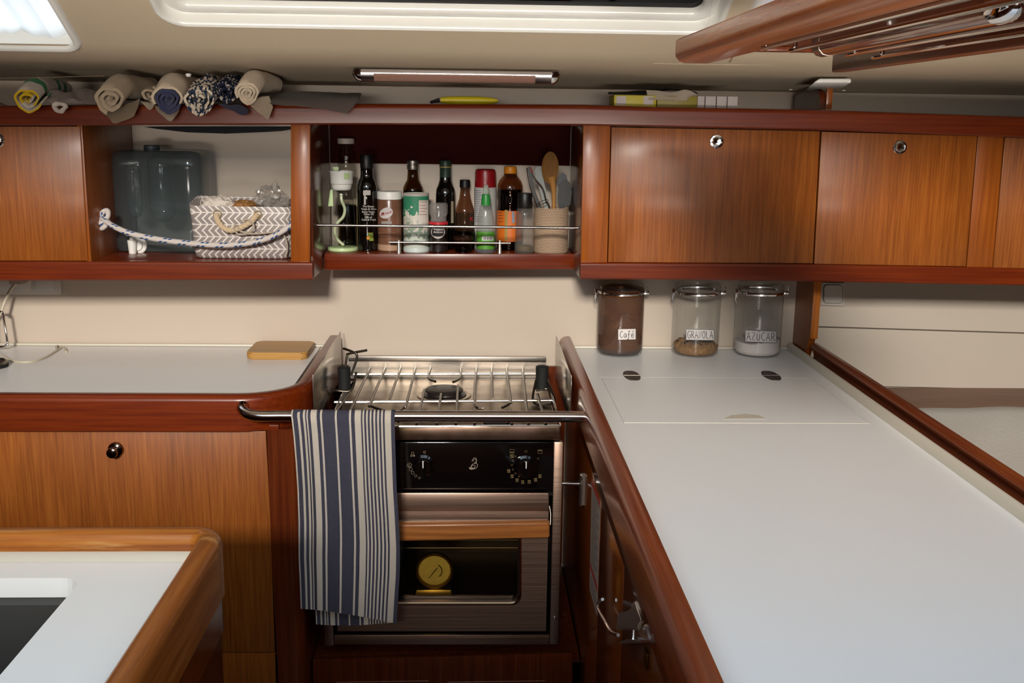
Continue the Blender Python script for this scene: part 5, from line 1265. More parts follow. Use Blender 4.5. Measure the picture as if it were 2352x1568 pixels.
for i in range(len(rings) - 1):
    n = len(rings[i])
    for k in range(n): bm.faces.new((rings[i][k], rings[i][(k + 1) % n], rings[i + 1][(k + 1) % n], rings[i + 1][k]))
bm.faces.new(rings[0][::-1]); bm.faces.new(rings[-1]); obj('body', bm, JM, jug, ang=50)
bm = nb()
def capsule(bm, x, y, z0, z1, rx, ry, seg=24):
    prof = [(sin(radians(a)), z0 + rx - rx * cos(radians(a))) for a in range(5, 91, 15)] + [(sin(radians(a)), z1 - rx - rx * cos(radians(a))) for a in range(90, 180, 15)]
    g = [[bm.verts.new((x + r * rx * cos(2 * pi * k / seg), y + r * ry * sin(2 * pi * k / seg), z)) for k in range(seg)] for r, z in prof]
    for i in range(len(g) - 1):
        for k in range(seg): bm.faces.new((g[i][k], g[i][(k + 1) % seg], g[i + 1][(k + 1) % seg], g[i + 1][k]))
    bm.faces.new(g[0][::-1]); bm.faces.new(g[-1])
JM2 = clear('jug_mould', (0.72, 0.78, 0.76), 0.08, 1.3, haze=0.12, hazecol=(0.3, 0.34, 0.32, 1))
p = onY(308, 450, JY - 0.06); capsule(bm, p.x, JY - 0.055, onY(308, 500, JY - .06).z, onY(308, 378, JY - .06).z, 0.019, 0.02); obj('grip_column', bm, JM2, jug)
bm = nb(); p = onY(368, 450, JY - 0.05); capsule(bm, p.x, JY - 0.03, onY(360, 512, JY - .05).z, onY(360, 352, JY - .05).z, 0.035, 0.03); obj('moulded_recess', bm, JM2, jug)
bm = nb(); p = onY(349, 340, JY); lathe(bm, [(0.021, jt - jb - 0.004), (0.021, jt - jb + 0.012), (0.019, jt - jb + 0.014), (0.001, jt - jb + 0.0145)], (p.x, JY, jb), 28); obj('screw_cap', bm, plain('grey_cap_plastic', '#3b4146', 0.5), jug)
yf = JY - 0.08
p = onY(318, 563, yf); bm = nb(); facing(bm, [(0.023, 0), (0.023, 0.003), (0.021, 0.005), (0.014, 0.006), (0.013, 0.012), (0.0005, 0.0125)], p, 32); tap = obj('tap_flange', bm, WHITEP, jug, label='white tap flange')
bm = nb(); q = onY(304, 563, yf - 0.018); z0 = onY(305, 590, yf - 0.018).z; z1 = onY(300, 552, yf - 0.018).z
lathe(bm, [(0.0085, z0 - q.z), (0.009, z0 - q.z + 0.002), (0.0125, z1 - q.z), (0.0115, z1 - q.z + 0.001), (0.006, z1 - q.z + 0.002), (0.006, z1 - q.z + 0.009)], q, 24); tube(bm, [p + Vector((0, -0.004, 0)), q + Vector((0, 0, 0.004))], 0.007, 12); obj('tap_spout', bm, WHITEP, tap)
bm = nb(); z2 = onY(300, 541, yf - 0.018).z; hexa(bm, [(q.x - 0.016, q.y - 0.006, z2 + 0.003), (q.x + 0.010, q.y - 0.006, z2 + 0.003), (q.x + 0.010, q.y - 0.006, z2 - 0.001), (q.x - 0.014, q.y - 0.006, z2 - 0.001),
     (q.x - 0.016, q.y + 0.006, z2 + 0.003), (q.x + 0.010, q.y + 0.006, z2 + 0.003), (q.x + 0.010, q.y + 0.006, z2 - 0.001), (q.x - 0.014, q.y + 0.006, z2 - 0.001)], 0.0015); obj('tap_lever', bm, WHITEP, tap)

def herring():
    m, nt, nd, lk, p = newmat('herringbone_weave'); tc = N(nt, 'ShaderNodeTexCoord'); s_ = N(nt, 'ShaderNodeSeparateXYZ'); lk.new(tc.outputs['Object'], s_.inputs[0])
    x = mth(nt, 'ADD', s_.outputs[0], s_.outputs[1]); z = s_.outputs[2]
    zz = mth(nt, 'PINGPONG', mth(nt, 'ADD', z, 0.5), 0.0155)
    d = mth(nt, 'ADD', x, mth(nt, 'MULTIPLY', zz, 0.95)); f = mth(nt, 'FRACT', mth(nt, 'MULTIPLY', d, 1 / 0.0165)); g_ = mth(nt, 'FRACT', mth(nt, 'MULTIPLY', mth(nt, 'SUBTRACT', x, zz), 1 / 0.0165))
    line = mth(nt, 'LESS_THAN', f, 0.30); tip = mth(nt, 'LESS_THAN', mth(nt, 'PINGPONG', mth(nt, 'ADD', zz, 0), 0.0155), 0.0012)
    r = N(nt, 'ShaderNodeMixRGB'); r.inputs[1].default_value = srgb('#8b817d'); r.inputs[2].default_value = srgb('#d8cfc8'); lk.new(mth(nt, 'MAXIMUM', line, tip), r.inputs[0]); lk.new(r.outputs[0], p.inputs['Base Color'])
    b = N(nt, 'ShaderNodeBump'); b.inputs['Strength'].default_value = 0.5; b.inputs['Distance'].default_value = 0.001; lk.new(f, b.inputs['Height']); lk.new(b.outputs[0], p.inputs['Normal']); p.inputs['Roughness'].default_value = 0.45; return m
BY0, BY1 = 2.700, 2.815
def bk_x(px, Y): return onY(px, 520, Y).x
bl, br_ = bk_x(432, BY0), bk_x(672, BY0)
br_ = min(br_, xr - 0.022)
bt = onY(550, 470, BY0).z
bas = thing('woven_basket', 'grey and white herringbone woven basket with a rope handle beside the water jug', 'basket', ((bl + br_) / 2, 2.8, ZF))
def brect(ins, up): return rrect(bl + ins, br_ - ins, BY0 + ins, BY1 - ins, 0.022, 5)
bm = nb(); rings = []
for z, ins in ((0.0005, 0.016), (0.006, 0.009), (0.03, 0.006), (0.10, 0.003), (bt - ZF - 0.004, 0.0), (bt - ZF, 0.001), (bt - ZF - 0.002, 0.005), (0.02, 0.014), (0.008, 0.02)):
    rings.append([bm.verts.new((u, v, ZF + z + (0.006 * sin(u * 30) if z > 0.12 else 0) + (0.018 * (v - BY0) / 0.115 if z > 0.12 else 0))) for u, v in brect(ins, 0)])
for i in range(len(rings) - 1):
    n = len(rings[i])
    for k in range(n): bm.faces.new((rings[i][k], rings[i][(k + 1) % n], rings[i + 1][(k + 1) % n], rings[i + 1][k]))
bm.faces.new(rings[0][::-1]); bm.faces.new(rings[-1]); obj('basket_wall', bm, herring(), bas, ang=60)
ROPEM = plain('natural_rope', '#c2ab8d', 0.9, var=0.2, vscale=300, bump=0.5, bscale=400)
def twisted(bm, pts, r, strands=3, pitch=0.03):
    P = smoothpath(pts, 8)
    L = 0; base = []
    for i, q in enumerate(P):
        if i: L += (q - P[i - 1]).length
        base.append((q, L))
    for s in range(strands):
        out = []
        for i, (q, l) in enumerate(base):
            t = (P[min(i + 1, len(P) - 1)] - P[max(i - 1, 0)]).normalized(); a = t.cross(Vector((0, 1, 0.1))).normalized(); b = t.cross(a)
            ph = 2 * pi * (l / pitch + s / strands); out.append(q + (a * cos(ph) + b * sin(ph)) * r * 0.45)
        tube(bm, out, r * 0.62, 8)
yk = BY0 - 0.007
bm = nb(); twisted(bm, [onY(a, b2, Y) for a, b2, Y in ((497, 492, BY0 + 0.001), (500, 506, yk), (512, 522, yk - 0.003), (530, 529, yk - 0.005), (552, 523, yk - 0.006), (575, 510, yk - 0.003), (585, 500, yk), (592, 493, BY0 + 0.001))], 0.0072)
rp = obj('rope_handle', bm, ROPEM, bas, label='thick cream rope handle')
bm = nb()
for a, b2 in ((499, 491), (592, 493)): 
    q = onY(a, b2, BY0 - 0.001); tube(bm, [q + Vector((0.0095 * cos(t), 0, 0.0095 * sin(t))) for t in [2 * pi * k / 16 for k in range(16)]], 0.0018, 6, closed=True)
obj('eyelet', bm, plain('eyelet_brass', '#8e7a58', 0.5), bas)
CORD = plain('speckled_cord', '#a89a88', 0.9, var=0.6, vscale=700)
bm = nb(); tube(bm, smoothpath([onY(a, b2, Y) for a, b2, Y in ((540, 513, yk - 0.014), (537, 525, yk - 0.014), (548, 538, yk - 0.012), (565, 537, yk - 0.012), (600, 536, yk - 0.008), (640, 533, yk - 0.004), (655, 545, yk - 0.002), (660, 570, yk), (655, 590, yk - 0.002))], 5), 0.0022, 8); obj('loose_cord', bm, CORD, bas, label='thin speckled cord tied to the handle')
bm = nb(); tube(bm, smoothpath([onY(a, b2, yk - 0.015) for a, b2 in ((556, 508), (566, 503), (580, 512), (582, 525), (568, 534), (552, 530), (545, 520))], 5), 0.0024, 8); obj('cord_knot', bm, CORD, bas)
def crumple(name, lab, cat, c, rad, mat, squash=(1, 1, 1), seed=1, amp=0.35):
    random.seed(seed); bm = nb(); bmesh.ops.create_icosphere(bm, subdivisions=4, radius=1)
    from mathutils import noise
    for v in bm.verts:
        n_ = v.co.normalized(); k = 1 + amp * noise.noise(n_ * 2.2 + Vector((seed, 0, 0))) + amp * 0.6 * abs(noise.noise(n_ * 5 + Vector((0, seed, 0)))) ; v.co = Vector((n_.x * squash[0], n_.y * squash[1], n_.z * squash[2])) * k * rad + Vector(c)
    return tag(obj(name, bm, mat, ang=25), lab, cat)
crumple('paper_packet', 'crumpled white paper packet at the left inside the woven basket', 'packet', onY(500, 472, 2.757), 0.028, plain('packet_paper', '#cbc0b4', 0.8), (1.5, 0.9, 0.8), 3)
crumple('plastic_bag', 'crumpled clear plastic bag sticking out of the right of the woven basket', 'bag', onY(625, 458, 2.757), 0.030, clear('bag_film', (0.85, 0.83, 0.8), 0.12, 2.2, haze=0.18, hazecol=(0.6, 0.57, 0.54, 1)), (1.1, 0.8, 1.1), 8, 0.7)
crumple('snack_packet', 'brown snack packet lying in the middle of the woven basket', 'packet', onY(562, 474, 2.757), 0.025, plain('packet_brown', '#8c6238', 0.45, var=0.5, vscale=40), (1.3, 1, 0.6), 5)

def ropemat():
    m, nt, nd, lk, p = newmat('blue_fleck_rope'); tc = N(nt, 'ShaderNodeTexCoord'); s_ = N(nt, 'ShaderNodeSeparateXYZ'); lk.new(tc.outputs['UV'], s_.inputs[0])
    u = mth(nt, 'MULTIPLY', s_.outputs[0], 1 / 0.047); v = s_.outputs[1]
    fu = mth(nt, 'FRACT', mth(nt, 'ADD', u, mth(nt, 'MULTIPLY', v, 1.0))); fv = mth(nt, 'FRACT', mth(nt, 'MULTIPLY', v, 4))
    on = mth(nt, 'MULTIPLY', mth(nt, 'LESS_THAN', fu, 0.5), mth(nt, 'GREATER_THAN', mth(nt, 'FRACT', mth(nt, 'MULTIPLY', fu, 4)), 0.35)); on = mth(nt, 'MULTIPLY', on, mth(nt, 'LESS_THAN', fv, 0.5))
    r = N(nt, 'ShaderNodeMixRGB'); r.inputs[1].default_value = srgb('#c9bfb8'); r.inputs[2].default_value = srgb('#1f4f86'); lk.new(on, r.inputs[0]); lk.new(r.outputs[0], p.inputs['Base Color']); p.inputs['Roughness'].default_value = 0.9
    w_ = N(nt, 'ShaderNodeTexWave'); w_.inputs['Scale'].default_value = 260; w_.bands_direction = 'DIAGONAL'; lk.new(tc.outputs['Object'], w_.inputs['Vector']); b = N(nt, 'ShaderNodeBump'); b.inputs['Strength'].default_value = 0.5; b.inputs['Distance'].default_value = 0.0008; lk.new(w_.outputs['Fac'], b.inputs['Height']); lk.new(b.outputs[0], p.inputs['Normal']); return m
RM = ropemat(); YR = 2.672
ro = thing('restraint_rope', 'white rope with blue flecks slung across the open compartment', 'rope', onY(300, 530, YR))
bm = nb(); tube(bm, smoothpath([onY(a, b2, Y) for a, b2, Y in ((232, 498, 2.73), (243, 508, 2.71), (262, 520, 2.69), (300, 536, YR), (360, 549, YR), (430, 558, YR), (500, 563, YR), (560, 560, YR), (610, 549, YR), (645, 533, YR), (668, 517, YR + 0.005), (684, 500, YR + 0.012))], 6), 0.0072, 14, uvs=True); obj('slung_length', bm, RM, ro)
bm = nb(); c = onY(238, 498, 2.722); tube(bm, [c + Vector((0.012 * cos(t), 0.010 * sin(t) * 0.8, 0.016 * sin(t + 0.5))) for t in [2 * pi * k / 20 for k in range(20)]], 0.0068, 12, closed=True, uvs=True); obj('knot', bm, RM, ro)
bm = nb(); c = onY(241, 516, 2.722); tube(bm, [c + Vector((0.009 * cos(t), 0.008 * sin(t), 0.009 * sin(t + 0.9))) for t in [2 * pi * k / 20 for k in range(20)]], 0.0062, 12, closed=True, uvs=True); obj('knot', bm, RM, ro)
bm = nb(); xe = xl + 0.001
e0, e1 = onX(218, 477, xl).y, 2.73
tube(bm, smoothpath([Vector((xe, 2.74, onY(220, 478, 2.74).z)), Vector((xe + 0.010, 2.735, onY(228, 487, 2.74).z)), Vector((xe + 0.018, 2.73, onY(236, 500, 2.73).z)), Vector((xe + 0.010, 2.735, onY(228, 510, 2.74).z)), Vector((xe, 2.74, onY(220, 514, 2.74).z))], 5), 0.002, 8)
tag(obj('eye_strap', bm, POLISH), 'small steel eye strap on the partition holding the flecked rope', 'eye strap')

# ================================================================== ALONG THE TOP SHELF
ZTOP = lambda px: onY(px, lerp_tab(px, [(a, b2) for a, b2, _ in ROWS]), YF).z
def zfloor(x): return 1.6065
def zceil(y): 
    for (y0, z0), (y1, z1) in zip(prof_c, prof_c[1:]):
        if y1 <= y <= y0: return z0 + (z1 - z0) * (y0 - y) / (y0 - y1)
    return 1.70
prof_c = [(3.06, 1.659), (3.0, 1.6635), (2.8, 1.6775), (2.68, 1.6865), (2.60, 1.6915), (2.54, 1.697), (2.40, 1.75)]
def settle(v):
    """keep cloth above the shelf, in front of the rail face, and below the lining"""
    zf = 1.6100 - 0.001
    if v.y > 2.616:
        v.z = max(v.z, zf + 0.001)
    v.z = min(v.z, zceil(v.y) - 0.004)
    return v
def roll(name, lab, px, py, rx, ry, Yf, length, turns, mats, matfn=None, th_=0.0055, drift=(0.0, 0.028), phase=0.0, flap=None, group='rolled towels on the top shelf', cat='towel'):
    t = thing(name, lab, cat, onY(px, py, Yf), group)
    c = onY(px, py, Yf); ax = (onY(px + rx, py, Yf) - c).x; az = (c - onY(px, py + ry, Yf)).z
    bm = nb(); n = int(26 * turns); ny = 12; g1 = []; g2 = []
    for j in range(ny + 1):
        s = j / ny; y = Yf + length * s; lift = drift[1] * min(1, s * length / 0.055); off = drift[0] * s
        a_, b_ = [], []
        for i in range(n + 1):
            f = i / n; ang = phase + 2 * pi * turns * f; rad = 0.10 + 0.90 * f ** 0.9
            w = 1 + 0.05 * sin(ang * 3 + j * 0.7) + 0.03 * sin(ang * 7 + j)
            tk = 1 - th_ / max(ax, 0.01) * 0.85
            P = Vector((c.x + off + ax * rad * w * cos(ang), y + 0.004 * sin(ang * 2) * (1 - s), c.z + lift + az * rad * w * sin(ang)))
            k = max(0.02, rad - th_ / ax)
            Q = Vector((c.x + off + ax * k * w * cos(ang), y + 0.004 * sin(ang * 2) * (1 - s) + 0.001, c.z + lift + az * k * w * sin(ang)))
            a_.append(bm.verts.new(settle(P))); b_.append(bm.verts.new(settle(Q)))
        g1.append(a_); g2.append(b_)
    def mi(i, j, k=0): return matfn(i / n, j / ny, k) if matfn else 0
    for j in range(ny):
        for i in range(n):
            bm.faces.new((g1[j][i], g1[j][i + 1], g1[j + 1][i + 1], g1[j + 1][i])).material_index = mi(i, j)
            bm.faces.new((g2[j][i + 1], g2[j][i], g2[j + 1][i], g2[j + 1][i + 1])).material_index = mi(i, j, 1)
    for i in range(n):
        bm.faces.new((g1[0][i + 1], g1[0][i], g2[0][i], g2[0][i + 1])).material_index = mi(i, 0, 2)
        bm.faces.new((g1[ny][i], g1[ny][i + 1], g2[ny][i + 1], g2[ny][i])).material_index = mi(i, ny)
    for j in range(ny):
        bm.faces.new((g1[j][n], g2[j][n], g2[j + 1][n], g1[j + 1][n])).material_index = mi(n - 1, j)
    obj('rolled_body', bm, mats, t, ang=70)
    return t
def cloth(name, parent, rows, mat, th_=0.003, crump=0.0015, seed=3, sub=5, label=None, cat=None, group=None):
    from mathutils import noise
    G = [smoothpath([onY(a, b2, Y) for a, b2, Y in row], sub) for row in rows]
    n = len(G[0]); cols_ = [smoothpath([G[j][i] for j in range(len(G))], sub) for i in range(n)]
    bm = nb(); V = []
    for i in range(n):
        V.append([bm.verts.new(settle(p + Vector((0, crump * noise.noise(p * 60 + Vector((seed, 0, 0))) * 2, crump * 2 * noise.noise(p * 45 + Vector((0, seed, 0)))))) if True else p) for p in cols_[i]])
    for i in range(n - 1):
        for j in range(len(V[0]) - 1): bm.faces.new((V[i][j], V[i + 1][j], V[i + 1][j + 1], V[i][j + 1]))
    bmesh.ops.solidify(bm, geom=list(bm.faces), thickness=th_)
    o = obj(name, bm, mat, parent, ang=70)
    if label and cat: tag(o, label, cat, group)
    elif label: o['label'] = label
    return o
def terry(name, col, var=0.15): return plain(name, col, 0.95, var=var, vscale=30, bump=0.8, bscale=700, spec=0.1, sheen=0.2)
T_BEIGE = terry('beige_terry', '#a8957d'); T_CREAM = terry('cream_terry', '#cbb9a2'); T_YEL = terry('yellow_terry', '#c9a41c'); T_WHT = terry('white_terry', '#bdb0a4'); T_GRN = terry('green_stripe', '#1f6b3a')
T_BLUE = terry('blue_terry', '#3d3f5c'); T_GREY = terry('grey_cloth', '#7c7069', 0.1); T_OFF = terry('offwhite_cloth', '#a3958c', 0.1)
def patmat(name, a, b_, scale=60, thr=0.5):
    m, nt, nd, lk, p = newmat(name); tc = N(nt, 'ShaderNodeTexCoord'); v = N(nt, 'ShaderNodeTexVoronoi'); v.inputs['Scale'].default_value = scale; mp = N(nt, 'ShaderNodeMapping'); mp.inputs['Scale'].default_value = (1.6, 0.8, 0.8)
    lk.new(tc.outputs['Object'], mp.inputs[0]); lk.new(mp.outputs[0], v.inputs['Vector']); s_ = N(nt, 'ShaderNodeSeparateColor'); lk.new(v.outputs['Color'], s_.inputs[0])
    r = N(nt, 'ShaderNodeMixRGB'); r.inputs[1].default_value = srgb(a); r.inputs[2].default_value = srgb(b_); lk.new(mth(nt, 'GREATER_THAN', s_.outputs[0], thr), r.inputs[0]); lk.new(r.outputs[0], p.inputs['Base Color']); p.inputs['Roughness'].default_value = 0.95; p.inputs['Specular IOR Level'].default_value = 0.1; return m
T_PAT = patmat('navy_cream_pattern', '#30384c', '#cdbfaa', 150, 0.47); T_DOT = patmat('navy_dots', '#1d2133', '#a39a94', 170, 0.74)
YT_ = 2.575
cloth('tea_towel', None, [[(-30, 236, 2.60), (-5, 234, 2.60), (12, 240, 2.60), (22, 244, 2.60)], [(-30, 240, 2.61), (-5, 241, 2.61), (12, 243, 2.61), (24, 245, 2.61)]], terry('red_cloth', '#5b3a16'), 0.004, 0.001, 11, label='dark yellow-brown cloth at the far left end of the top shelf', cat='towel')
def m_yel(f, s, k): return (0 if k == 2 else (1 if 0.25 < s < 0.5 or 0.6 < s < 0.7 else (2 if (s * 14) % 2 < 0.8 and s > 0.1 else 1))) if f > 0.6 else (0 if (f * 7) % 2 < 1.3 else 1)
roll('rolled_towel', 'yellow rolled towel with white and green stripes', 64, 229, 36, 31, YT_, 0.20, 2.6, [T_YEL, T_WHT, T_GRN], m_yel, phase=2.2, drift=(0.006, 0.03))
cloth('draped_cloth', None, [[(104, 206, 2.66), (130, 203, 2.64), (150, 208, 2.65), (190, 205, 2.66), (222, 208, 2.68)], [(108, 222, 2.61), (135, 226, 2.60), (160, 220, 2.61), (190, 228, 2.62), (224, 226, 2.63)], [(116, 238, 2.595), (140, 243, 2.59), (165, 238, 2.60), (190, 240, 2.605), (222, 241, 2.612)]], T_OFF, 0.004, 0.004, 4, label='crumpled off-white cloth between the yellow and beige rolled towels', cat='cloth')
bm = nb(); c = onY(137, 247, 2.585); tube(bm, [c + Vector((0.0125 * cos(t) * (1 + .15 * sin(3 * t)), 0.004 * sin(2 * t), 0.009 * sin(t))) for t in [2 * pi * k / 24 for k in range(24)]], [0.0052 + 0.001 * sin(k) for k in range(24)], 10, closed=True)
obj('hanging_loop', bm, T_WHT, bpy.data.objects['draped_cloth'])
t = roll('rolled_towel', 'large beige rolled terry towel with a corner hanging down', 254, 230, 38, 36, YT_ - 0.01, 0.22, 2.6, [T_BEIGE], phase=0.6, drift=(0.030, 0.03), th_=0.008)
cloth('hanging_corner', t, [[(222, 238, 2.61), (250, 246, 2.61), (290, 238, 2.61), (322, 226, 2.61)], [(234, 258, 2.595), (258, 266, 2.59), (290, 262, 2.59), (316, 246, 2.595)], [(250, 270, 2.585), (262, 283, 2.58), (285, 277, 2.58), (308, 266, 2.585)]], T_BEIGE, 0.004, 0.001)
t = roll('rolled_towel', 'small cream rolled cloth tucked behind the beige and blue rolls', 343, 217, 25, 21, 2.615, 0.18, 2.0, [T_BEIGE], phase=1.2, drift=(0.0, 0.012), th_=0.007)
cloth('hanging_corner', t, [[(322, 232, 2.612), (340, 236, 2.608), (356, 234, 2.612)], [(330, 240, 2.610), (343, 252, 2.606), (352, 246, 2.610)]], T_CREAM, 0.003, 0.0005)
def m_blue(f, s, k): return 1 if f > 0.82 else 0
t = roll('rolled_towel', 'navy blue rolled towel with a cream border', 386, 231, 38, 37, YT_, 0.22, 3.4, [T_BLUE, T_CREAM], m_blue, phase=0.9, drift=(0.004, 0.03), th_=0.006)
cloth('hanging_corner', t, [[(354, 240, 2.61), (380, 250, 2.61), (414, 246, 2.61)], [(362, 256, 2.60), (382, 264, 2.595), (410, 258, 2.60)], [(376, 268, 2.59), (391, 279, 2.585), (404, 266, 2.59)]], T_CREAM, 0.003, 0.0005)
roll('rolled_towel', 'navy and cream patterned rolled towel, front and largest of the patterned ones', 455, 233, 40, 36, YT_ - 0.008, 0.2, 3.2, [T_PAT], phase=0.2, drift=(0.006, 0.03), th_=0.006)
roll('rolled_towel', 'navy and cream patterned roll lying behind and above the front patterned one', 474, 202, 30, 20, 2.64, 0.16, 2.2, [T_PAT], phase=1.2, drift=(0.004, 0.006), th_=0.006)
t = roll('rolled_towel', 'dark navy dotted rolled towel beside the cream roll', 520, 216, 34, 30, 2.60, 0.2, 2.2, [T_DOT], phase=2.6, drift=(0.004, 0.022), th_=0.007)
cloth('hanging_corner', t, [[(500, 238, 2.60), (530, 240, 2.598), (556, 242, 2.60), (570, 252, 2.60)], [(512, 246, 2.602), (535, 254, 2.600), (556, 264, 2.600), (572, 262, 2.602)]], terry('slate_stripe', '#4d4b5e'), 0.005, 0.001)
t = roll('rolled_towel', 'cream white rolled towel at the right end of the rolls', 568, 216, 29, 30, YT_, 0.2, 3.4, [T_CREAM], phase=1.0, drift=(0.022, 0.03), th_=0.0055)
cloth('hanging_corner', t, [[(570, 238, 2.61), (592, 224, 2.61), (618, 220, 2.612)], [(588, 254, 2.60), (604, 246, 2.60), (624, 238, 2.605)], [(606, 268, 2.59), (617, 272, 2.59), (627, 246, 2.60)]], T_CREAM, 0.003, 0.0004)
cloth('grey_cloth', None, [[(622, 222, 2.70), (680, 210, 2.72), (760, 212, 2.72), (830, 214, 2.72)], [(618, 230, 2.62), (680, 228, 2.63), (760, 226, 2.63), (826, 226, 2.62)], [(622, 239, 2.60), (680, 243, 2.602), (745, 247, 2.602), (812, 246, 2.60)], [(624, 240, 2.604), (684, 244, 2.606), (748, 250, 2.604), (796, 262, 2.596)]], T_GREY, 0.003, 0.001, 9, label='flat grey cloth folded over the shelf edge right of the towel rolls', cat='cloth')
# yellow tube
yt = thing('yellow_tube', 'flat yellow tube lying on the top shelf under the strip light', 'tube', onY(1080, 236, 2.70))
bm = nb(); P = [(1012, 235), (1030, 233), (1060, 232.5), (1100, 233), (1130, 235), (1143, 237)]
c0 = onY(1080, 234, 2.70); zt_ = 1.6095
tube(bm, [Vector((onY(a, b2, 2.70).x, 2.70, zt_ + 0.011)) for a, b2 in P], [0.007, 0.0095, 0.0105, 0.0105, 0.008, 0.004], 14); obj('body', bm, plain('yellow_plastic', '#c8b416', 0.5), yt)
bm = nb(); tube(bm, [Vector((onY(988, 236, 2.70).x, 2.70, zt_ + 0.005)), Vector((onY(1010, 236, 2.70).x, 2.70, zt_ + 0.011))], [0.003, 0.006], 10); obj('nozzle', bm, BLACKP, yt)
# boxes on the shelf at right
def sbox(px0, px1, pyt, Y, d, b=0.001):
    a = onY(px0, pyt, Y); b2 = onY(px1, pyt, Y); bm = nb(); box(bm, a.x, b2.x, Y, Y + d, 1.610, a.z, b); return bm
YEL = plain('yellow_carton', '#a89a14', 0.5, var=0.1); LAB = plain('pale_label', '#a99f9c', 0.6)
b1 = thing('yellow_box', 'yellow carton with two pale labels on the top shelf', 'box', onY(1460, 240, 2.68)); m1 = obj('carton', sbox(1411, 1508, 218, 2.68, 0.1), YEL, b1)
for a, b2, lb_ in ((1416, 1438, 0), (1478, 1500, 0)): bm = nb(); rpanel(bm, a, 221, b2, 241, 2.6795, 0.0004, 0); obj('carton_label', bm, LAB, m1)
b1 = thing('yellow_box', 'plain olive-yellow carton right of the labelled yellow carton', 'box', onY(1555, 240, 2.685)); obj('carton', sbox(1510, 1602, 220, 2.685, 0.09), plain('olive_carton', '#7d6f14', 0.5), b1)
for i, (a, b2) in enumerate(((1603, 1619), (1621, 1645), (1647, 1670), (1672, 1695))):
    tag(obj('small_box', sbox(a, b2, 220.5 + i * 0.3, 2.68, 0.05), LAB), ['small white box touching the yellow cartons, first in a row of four', 'small white box, second from the yellow cartons', 'small white box, third from the yellow cartons', 'small white box at the right end of the row of four'][i], 'box', 'small white boxes on the top shelf')
bm = nb(); g = []
rows_ = [[(1484, 207), (1510, 208), (1545, 212), (1575, 206), (1604, 217)], [(1490, 229), (1515, 230), (1545, 231), (1576, 231), (1580, 224)]]
from mathutils import noise as _n
A = smoothpath([onY(a, b2, 2.70) + Vector((0, 0, 0)) for a, b2 in rows_[0]], 8); B2 = smoothpath([onY(a, b2, 2.672) for a, b2 in rows_[1]], 8)
for j in range(5):
    s = j / 4; g.append([bm.verts.new(A[i].lerp(B2[i], s) + Vector((0, 0, (0.0012 * (-1) ** i) if j == 4 else 0))) for i in range(len(A))])
for j in range(4):
    for i in range(len(A) - 1): bm.faces.new((g[j][i], g[j][i + 1], g[j + 1][i + 1], g[j + 1][i]))
bmesh.ops.solidify(bm, geom=list(bm.faces), thickness=0.0015)
tag(obj('scalloped_napkin', bm, plain('napkin_paper', '#e0d4c4', 0.9), ang=60), 'cream napkin with scalloped edge lying over the yellow cartons', 'napkin')
cloth('dark_bag', None, [[(1396, 212, 2.76), (1440, 210, 2.76), (1500, 206, 2.79), (1545, 203, 2.80), (1600, 211, 2.80)], [(1398, 217, 2.69), (1440, 216, 2.69), (1490, 216, 2.74), (1545, 208, 2.765), (1605, 217, 2.765)]], plain('dark_bag', '#1f1b20', 0.5), 0.003, 0.001, 2, label='dark flat bag lying on the yellow cartons behind the napkin', cat='bag')
# deck bracket and little bulkhead
bm = nb(); pz = lambda a, b2, Y: onY(a, b2, Y)
q = [pz(1882, 180, 2.62), pz(1955, 180, 2.62), pz(1956, 190, 2.62), pz(1868, 190, 2.62)]
hexa(bm, q + [pz(1885, 189, 2.74), pz(1935, 189, 2.74), pz(1935, 203, 2.74), pz(1850, 206, 2.74)], 0.004, 3)
tag(obj('deck_bracket', bm, WHITEP), 'white plastic bracket under the ceiling lining above the small teak divider', 'bracket')
dv = thing('shelf_divider', 'small dark teak divider board standing on the top shelf', 'divider', onY(1900, 245, 2.78))
xd = onY(1898, 220, 2.76).x
bm = nb(); prism(bm, [(2.76, 1.6115), (2.98, 1.6115), (2.98, 1.652), (2.80, 1.664), (2.772, 1.658), (2.76, 1.64)], lambda y, z, t_: Vector((xd - t_, y, z)), 0.016, 0.0006); obj('board', bm, SIDEW, dv)
bm = nb(); box(bm, xd - 0.002, xd + 0.014, 2.752, 2.7595, 1.6115, onY(1905, 197, 2.755).z, 0.001); obj('edge_lipping', bm, STILEW, dv)

# ================================================================== STRIP LIGHT
YLt = 2.585
sl_ = thing('strip_light', 'slim chrome-ended strip light under the ceiling lining over the stove', 'light fitting', onY(1048, 175, YLt))
A_, B_2 = onY(830, 176, YLt), onY(1266, 176, YLt); zl = (A_.z + B_2.z) / 2; zt2 = onY(1048, 162, YLt).z; rz = zt2 - zl
bm = nb(); box(bm, A_.x, B_2.x, YLt - 0.012, YLt + 0.016, zl + 0.004, zl + rz, 0.001); obj('housing', bm, plain('light_housing', '#8f8279', 0.4), sl_)
bm = nb()
arc = [(YLt + 0.015 * cos(radians(a)), zl + 0.006 + 0.020 * sin(radians(a))) for a in range(180, 361, 15)]
prism(bm, arc, lambda y, z, t_: Vector((A_.x + t_, y, z)), B_2.x - A_.x); obj('diffuser', bm, plain('diffuser', '#8d6a5c', 0.12, coat=1.0), sl_, ang=60)
bm = nb()
for a, b2 in ((830, 860), (1229, 1266)):
    arc2 = [(YLt + 0.0155 * cos(radians(t_)), zl + 0.006 + 0.0205 * sin(radians(t_))) for t_ in range(180, 361, 15)]
    x0 = onY(a, 176, YLt).x; x1 = onY(b2, 176, YLt).x; bm = nb(); prism(bm, arc2, lambda y, z, t_: Vector((x0 + t_, y, z)), x1 - x0); obj('end_sleeve', bm, metal('sleeve', '#a79e9c', 0.2), sl_, ang=60)
